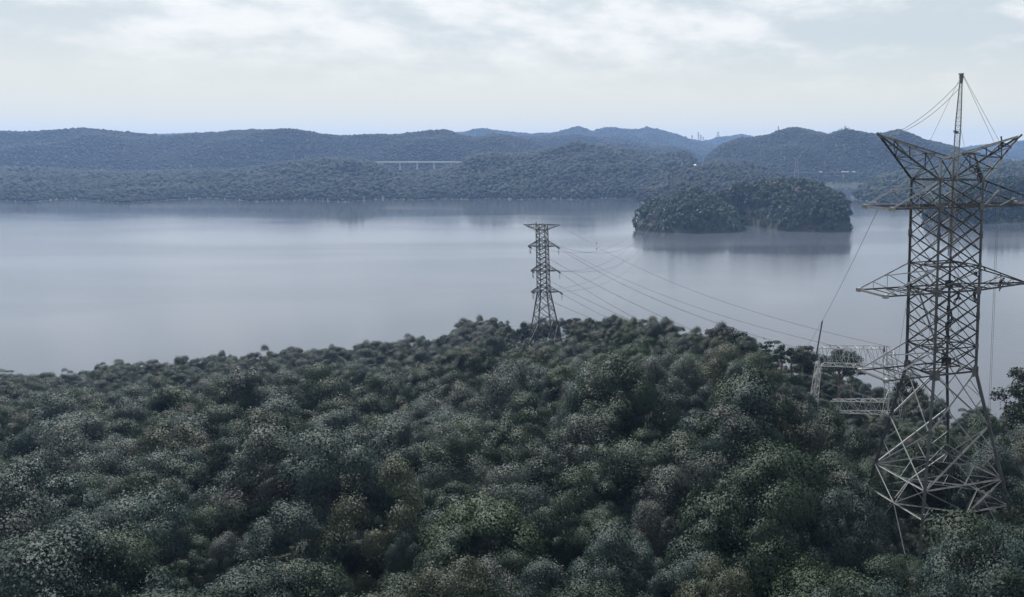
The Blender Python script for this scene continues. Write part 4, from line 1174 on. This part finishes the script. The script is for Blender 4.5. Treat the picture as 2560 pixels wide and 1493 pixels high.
# ---------------------------------------------------------------- far pylons
def far_pylon(top, h, w, mat, r, label, arms=3, group=None, armw=.26):
    base = Vector(top) - Vector((0, 0, h))
    root = empty('distant_pylon', base); tag(root, label, 'pylon', group)
    def c(k, t):
        hw = w / 2 * (1 - t) + w * .12 * t if t < .6 else w / 2 * .4 + w * .12 * .6 + (t - .6) * -.12 * w
        a, b = ((-1, -1), (1, -1), (1, 1), (-1, 1))[k]
        return base + Vector((a * hw, b * hw, h * t))
    for k in range(4):
        m = MB(base); m.bar(c(k, 0), c(k, .6), r * 1.5); m.bar(c(k, .6), c(k, 1), r * 1.3); m.build('leg', mat, root)
    m = MB(base)
    ts = [0, .2, .38, .52, .6, .7, .8, .9, 1]
    for i in range(len(ts) - 1):
        for k in range(4):
            m.bar(c(k, ts[i]), c((k + 1) % 4, ts[i + 1]), r * .8); m.bar(c((k + 1) % 4, ts[i]), c(k, ts[i + 1]), r * .8)
    m.build('bracing', mat, root)
    for i in range(arms):
        t = 1 - i * .16 - .02
        m = MB(base); z = Vector((base.x, base.y, base.z + h * t)); L_ = h * armw * (.8 + .2 * (i == 1))
        for s in (-1, 1):
            m.bar(z, z + Vector((s * L_ / 2, 0, 0)), r); m.bar(z + Vector((0, 0, h * .05)), z + Vector((s * L_ / 2, 0, 0)), r * .7)
        m.build('cross_arm', mat, root)
    return root
far_pylon(P(1677, 424, IY), 42, 9, M_STEELD, .32, 'dark pylon on the left end of the island where the lake lines land')
far_pylon(P(1992, 396, 1650), 42, 10, M_STEEL, .2, 'pale thin pylon behind the right side of the island')  # paler steel stands in for the sunlight on this pylon
for x, y, h, lb in ((1730, 338, 24, 'faintest pylon on the skyline gap, leftmost of the row'), (1746, 331, 44, 'tallest pylon of the row in the skyline gap'), (1752, 338, 30, 'thin pylon just right of the tallest one in the skyline gap'), (1758, 342, 26, 'shortest pylon of the row in the skyline gap')):
    far_pylon(P(x, y, 5250), h + 14, 9, M_STEELD, .8, lb)
far_pylon(P(1795, 331, 5350), 85, 14, M_STEELD, .95, 'pylon standing alone before the small far ridge, right of the gap')
far_pylon(P(1946, 316, 3080), 24, 4, M_STEELD, .45, 'tiny pylon on the left shoulder of the broad right hill')
far_pylon(P(1510, 317, 5300), 24, 8, M_STEELD, .7, 'tiny pylon on top of the long pale ridge')

# ---------------------------------------------------------------- bridges, sheds, buoys
def bridge(pts, w, depth, label, piers, pier_h, parapet=True, mat=M_CONC):
    c = lerp(pts[0], pts[-1], .5); root = empty('viaduct', c); tag(root, label, 'bridge')
    m = MB(c)
    for a, b in zip(pts, pts[1:]): m.bar(a, b, w, depth)
    m.build('deck', mat, root)
    if parapet:
        for s in (-1, 1):
            m = MB(c)
            for a, b in zip(pts, pts[1:]): m.bar(Vector(a) + Vector((0, s * w / 2, depth / 2 + .5)), Vector(b) + Vector((0, s * w / 2, depth / 2 + .5)), .35, 1.0)
            m.build('parapet', M_WHITE, root)
    for t in piers:
        p = lerp(pts[0], pts[-1], t); m = MB(c)
        for s in (-1, 1): m.bar(p + Vector((0, s * w * .25, -depth / 2)), p + Vector((0, s * w * .25, -pier_h)), 2.2)
        m.bar(p + Vector((0, -w * .42, -depth * .7)), p + Vector((0, w * .42, -depth * .7)), 2.0)
        m.build('pier', mat, root)
bridge([P(880, 407, 2330), P(1010, 406, 2330), P(1165, 406, 2330)], 12, 2.6, 'pale concrete viaduct among the trees at the far left of the shore', [.12, .27, .42, .57, .72, .87], 40)
bridge([P(1975, 433, 2250), P(2060, 433, 2250), P(2150, 432, 2250)], 11, 2.4, 'dark low viaduct in front of the broad right hill', [.08, .25, .42, .46, .62, .80], 26, False, M_STEELM)
def vehicle(x, y, Y, L, h, label, mat):
    p = P(x, y, Y); m = MB(p)
    m.box(p + Vector((0, 0, h * .55)), (L, 2.4, h * .8)); m.box(p + Vector((L * .5 + .9, 0, h * .42)), (1.7, 2.3, h * .62))
    for wx in (-L * .35, 0, L * .45):
        for sy in (-1.1, 1.1): m.tube([p + Vector((wx, sy - .15, .45)), p + Vector((wx, sy + .15, .45))], .48, 10)
    return tag(m.build('truck', mat), label, 'truck')
for x, L, lb in ((2051, 5.0, 'small white truck in the middle of the dark viaduct'), (2108, 8.5, 'longest white truck near the right end of the dark viaduct'), (2118, 4.5, 'short white truck close behind the longest one on the dark viaduct'), (2134, 5.0, 'white truck at the right-hand end of the dark viaduct')):
    q = P(x, 432.4, 2250); vehicle(x, 431.2, 2250, L, 3.0, lb, M_WHITE)
def shed(x, y, Y, wd, dp, h, label):
    p = P(x, y, Y); root = empty('shed', p - Vector((0, 0, h))); tag(root, label, 'building')
    o = p - Vector((0, 0, h)); m = MB(o)
    m.box(p - Vector((0, 0, h * .5 + 3)), (wd, dp, h + 6)); m.build('wall', M_WHITE, root)
    m = MB(o)
    a = [p + Vector((sx * (wd / 2 + .5), sy * (dp / 2 + .6), 0.05)) for sx in (-1, 1) for sy in (-1, 1)]; r0, r1 = p + Vector((-wd / 2 - .5, 0, h * .45)), p + Vector((wd / 2 + .5, 0, h * .45))
    m.add(a + [r0, r1], [(0, 2, 5, 4), (1, 4, 5, 3), (0, 4, 1), (2, 3, 5), (0, 1, 3, 2)]); m.build('roof', M_ROOF, root)
    for k in (-.3, .05, .36):
        m = MB(o); m.box(p + Vector((wd * k, -dp / 2 - .03, -h * .45)), (1.2, .12, 1.3)); m.build('window', M_INS, root)
shed(1634, 421, 2330, 10, 7, 3.2, 'low white shed with a grey roof in the trees of the left shore')
shed(1735, 413, 2200, 9, 7, 4.0, 'left white house in the wooded gap above the point')
shed(1749, 418, 2190, 6, 6, 3.6, 'right and smaller white house in the wooded gap above the point')
for x, y, s, lb in ((1491, 608.5, 1.0, 'upper of two big dark buoys left of the island'), (1491.5, 622.5, .85, 'lower of two big dark buoys left of the island'), (1575, 601, .5, 'farther of two tiny dark buoys close to the island'), (1585.5, 616, .65, 'nearer of two tiny dark buoys close to the island')):
    Yb = float(ywater_np(np.array(y))); p = Vector((P(x, y, Yb).x, Yb, 0)); m = MB(p)
    m.tube([p + Vector((0, 0, -.3 * s)), p + Vector((0, 0, 0)), p + Vector((0, 0, .35 * s)), p + Vector((0, 0, .6 * s)), p + Vector((0, 0, .85 * s)), p + Vector((0, 0, 1.2 * s))], [.5 * s, .62 * s, .6 * s, .42 * s, .16 * s, .12 * s], 12)
    b = m.build('buoy', M_BUOY); tag(b, lb, 'buoy')

# ---------------------------------------------------------------- single trees that stand out
def airy_tree(p, h, rad, sp, label, seed, nleaf=1500, leaf=.22, clumps=9, flat=.5, group=None, low=.45, bark=.2):
    """tall tree with visible limbs and loose, flattened leaf clumps with gaps between"""
    g = np.random.default_rng(seed); p = Vector(p)
    root = empty('tree', p); tag(root, label, 'tree', group)
    m = MB(p); lean = g.uniform(-.05, .05, 2) * h
    tops = []
    tk = [p + Vector((0, 0, -1)), p + Vector((lean[0] * .4, lean[1] * .4, h * .4)), p + Vector((lean[0], lean[1], h * .72))]
    m.tube(tk, [bark * 1.5, bark * 1.1, bark * .6], 7)
    for k in range(clumps):
        a = 2 * math.pi * (k / clumps * 2.3 + g.uniform(0, .25)); s = rad * g.uniform(.25, .85) * (1 if k else 0)
        t = low + (1 - low) * (k / clumps * .55 + .35 + g.uniform(-.08, .08))
        e = p + Vector((lean[0] + math.cos(a) * s, lean[1] + math.sin(a) * s, h * (min(t, .93) if k else .93)))
        s0 = lerp(tk[1], tk[2], g.uniform(.1, .95))
        m.tube([s0, lerp(s0, e, .55) + Vector((0, 0, -.05 * h * g.random())), e], [bark * .5, bark * .3, bark * .12], 5)
        tops.append(np.array(e - p))
    m.build('trunk', M_BARK, root)
    tops = np.array(tops); r = rad * g.uniform(.26, .46, len(tops))
    k = g.integers(0, len(tops), nleaf)
    d = rand_dirs(nleaf, -.7, g)
    pos = tops[k] + d * (r[k] * g.uniform(.3, 1.05, nleaf))[:, None] * np.array([1, 1, flat])
    nr = d + g.normal(size=d.shape) * .5; nr /= np.linalg.norm(nr, axis=1)[:, None]
    v, f = leaf_quads(pos, nr, np.full(nleaf, leaf), g)
    t = g.uniform(0, 1, (nleaf, 1)); c = np.array(LEAFCOL[sp][1]) * (1 - t) + np.array(LEAFCOL[sp][2]) * t
    link_mesh('crown', np_mesh('crown', v, [f], np.repeat(c, 4, 0)), M_LEAF, root)
def on_hill(x, Y):
    p = P(x, 900, Y); return Vector((p.x, Y, float(near_z(p.x, Y))))
for i, (x, yt, Y, rad, sp, lb, kw) in enumerate((
    (1316, 817, 402, 3.6, 0, 'flat-topped airy tree just left of the small dark tower', dict(flat=.3)),
    (1428, 797, 412, 4.6, 2, 'pale airy tree on the ridge just right of the small dark tower', dict(flat=.4)),
    (1472, 799, 418, 4.0, 0, 'dark bushy tree on the ridge, second to the right of the small tower', dict(flat=.8)),
    (1498, 806, 415, 3.4, 4, 'fresh green ridge tree further right of the small dark tower', dict(flat=.6)),
    (1803, 816, 352, 6.0, 2, 'broad airy tree with pale limbs rising above the middle of the ridge', dict(flat=.45, clumps=13, nleaf=2400)),
    (1835, 834, 346, 4.2, 0, 'dark tree on the ridge leaning right beside the broad airy one', dict(flat=.5)),
    (1857, 842, 338, 3.4, 3, 'small blue-green tree on the ridge right of the broad airy one', dict(flat=.8)),
    (1921, 850, 318, 3.4, 0, 'thin layered tree with shelf-like clumps on the ridge', dict(flat=.22, clumps=8, nleaf=800)),
    (1953, 863, 306, 2.6, 3, 'small round-headed tree on the ridge above the slope', dict(flat=1, nleaf=900)),
    (1980, 868, 298, 2.6, 5, 'sparse little ridge tree left of the tag rope', dict(flat=.4, nleaf=600)),
    (2005, 868, 285, 4.0, 1, 'grey-green airy tree on the ridge where the tag rope ends', dict(flat=.6, nleaf=1900)),
    (2034, 888, 270, 4.2, 0, 'dark bushy tree just left of the bright portal tower', dict(flat=.8, nleaf=2000)),
    (2098, 868, 232, 5.2, 1, 'tall grey-green tree with pale trunk seen through the portal tower beam', dict(flat=.6, clumps=15, nleaf=3200, bark=.3)),
    (2128, 884, 228, 3.6, 0, 'darker tree just right of the tall one behind the portal beam', dict(flat=.7, nleaf=1800)),
    (2262, 936, 205, 3.4, 0, 'dark tree low behind the left leg of the big steel tower', dict(flat=.7, nleaf=1800)),
    (2560, 922, 152, 4.8, 1, 'tall dark tree at the right edge rising against the lake', dict(flat=.75, clumps=20, nleaf=5200, leaf=.2, low=.3, bark=.3)),
    (2580, 962, 146, 4.0, 0, 'lower dark tree at the right edge beside the tall one', dict(flat=.8, clumps=14, nleaf=3000, low=.3)),
)):
    Y = float(interp(x, NR_D)) + (2 if x > 1440 else -12) if x < 2200 else Y
    if 2060 < x < 2150: Y = 226 + (x - 2098) * .1
    g0 = on_hill(x, Y); h = max(6.0, zat(yt, Y) - g0.z)
    airy_tree(g0, h, rad, sp, lb, 300 + i, **kw)
g0 = on_hill(1335, 305)
dm = empty('tree', g0); tag(dm, 'very broad pale dome-shaped tree below the foot of the small dark tower', 'tree')
v, f, c = crown(np.random.default_rng(77), 10.5, 6.0, 90, 9000, .26, LEAFCOL[1][1], LEAFCOL[1][2], clump=(.14, .24), zmin=-.1)
link_mesh('crown', np_mesh('crown', v + np.array([0, 0, zat(880, 305) - g0.z - 5.6]), [f], c), M_LEAF, dm)
m = MB(g0); m.tube([g0 - Vector((0, 0, 1)), g0 + Vector((0, 0, 6))], .5, 8)
for a in range(6): m.tube([g0 + Vector((0, 0, 3)), g0 + Vector((math.cos(a) * 5, math.sin(a) * 5, 6.5))], .2, 5)
m.build('trunk', M_BARK, dm)
# straggling trees along the crest of the broad right hill
for i, (x, y, w) in enumerate(((2068, 333, 3), (2074, 331, 2.5), (2086, 328, 3.5), (2097, 323, 3), (2104, 320, 3.5), (2113, 315, 3.5), (2121, 319, 4), (2128, 323, 3), (2141, 327, 3.5), (2149, 328, 3), (2010, 330, 3), (2240, 345, 3.5), (2352, 362, 4), (2359, 360, 3))):
    Y = 2990.0; pt = P(x, y, Y); hh = 19.0
    airy_tree(pt - Vector((0, 0, hh)), hh, w * 1.3, 0, f"thin straggling tree on the crest of the broad right hill" if i < 11 else 'lone thin tree on the hill crest beside the derrick mast', 500 + i, nleaf=90, leaf=.75, clumps=5, flat=.6, group='straggling trees on the right hill crest' if i < 11 else 'thin trees on the crest by the mast', low=.5, bark=.35)

# ---------------------------------------------------------------- the air
zmax = max((o.matrix_world @ Vector(b)).z for o in SC.objects if o.type == 'MESH' for b in o.bound_box) + 8.0
m = MB(); m.box((0, 3525, (zmax - 7.0) / 2), (19000, 7950, zmax + 7.0))
hzo = m.build('haze', None)
tag(hzo, kind='stuff', label='pale bluish summer haze filling the air over the lake', cat='haze')
hm = bpy.data.materials.new('haze_air'); hm.use_nodes = True
t = hm.node_tree; t.nodes.clear()
o_ = nn(t, 'ShaderNodeOutputMaterial'); pv = nn(t, 'ShaderNodeVolumePrincipled')
pv.inputs['Color'].default_value = (0.36, 0.575, 1.0, 1)
pv.inputs['Density'].default_value = 0.000088
pv.inputs['Anisotropy'].default_value = 0.2
lk(t, pv.outputs[0], o_.inputs['Volume'])
hzo.data.materials.append(hm)
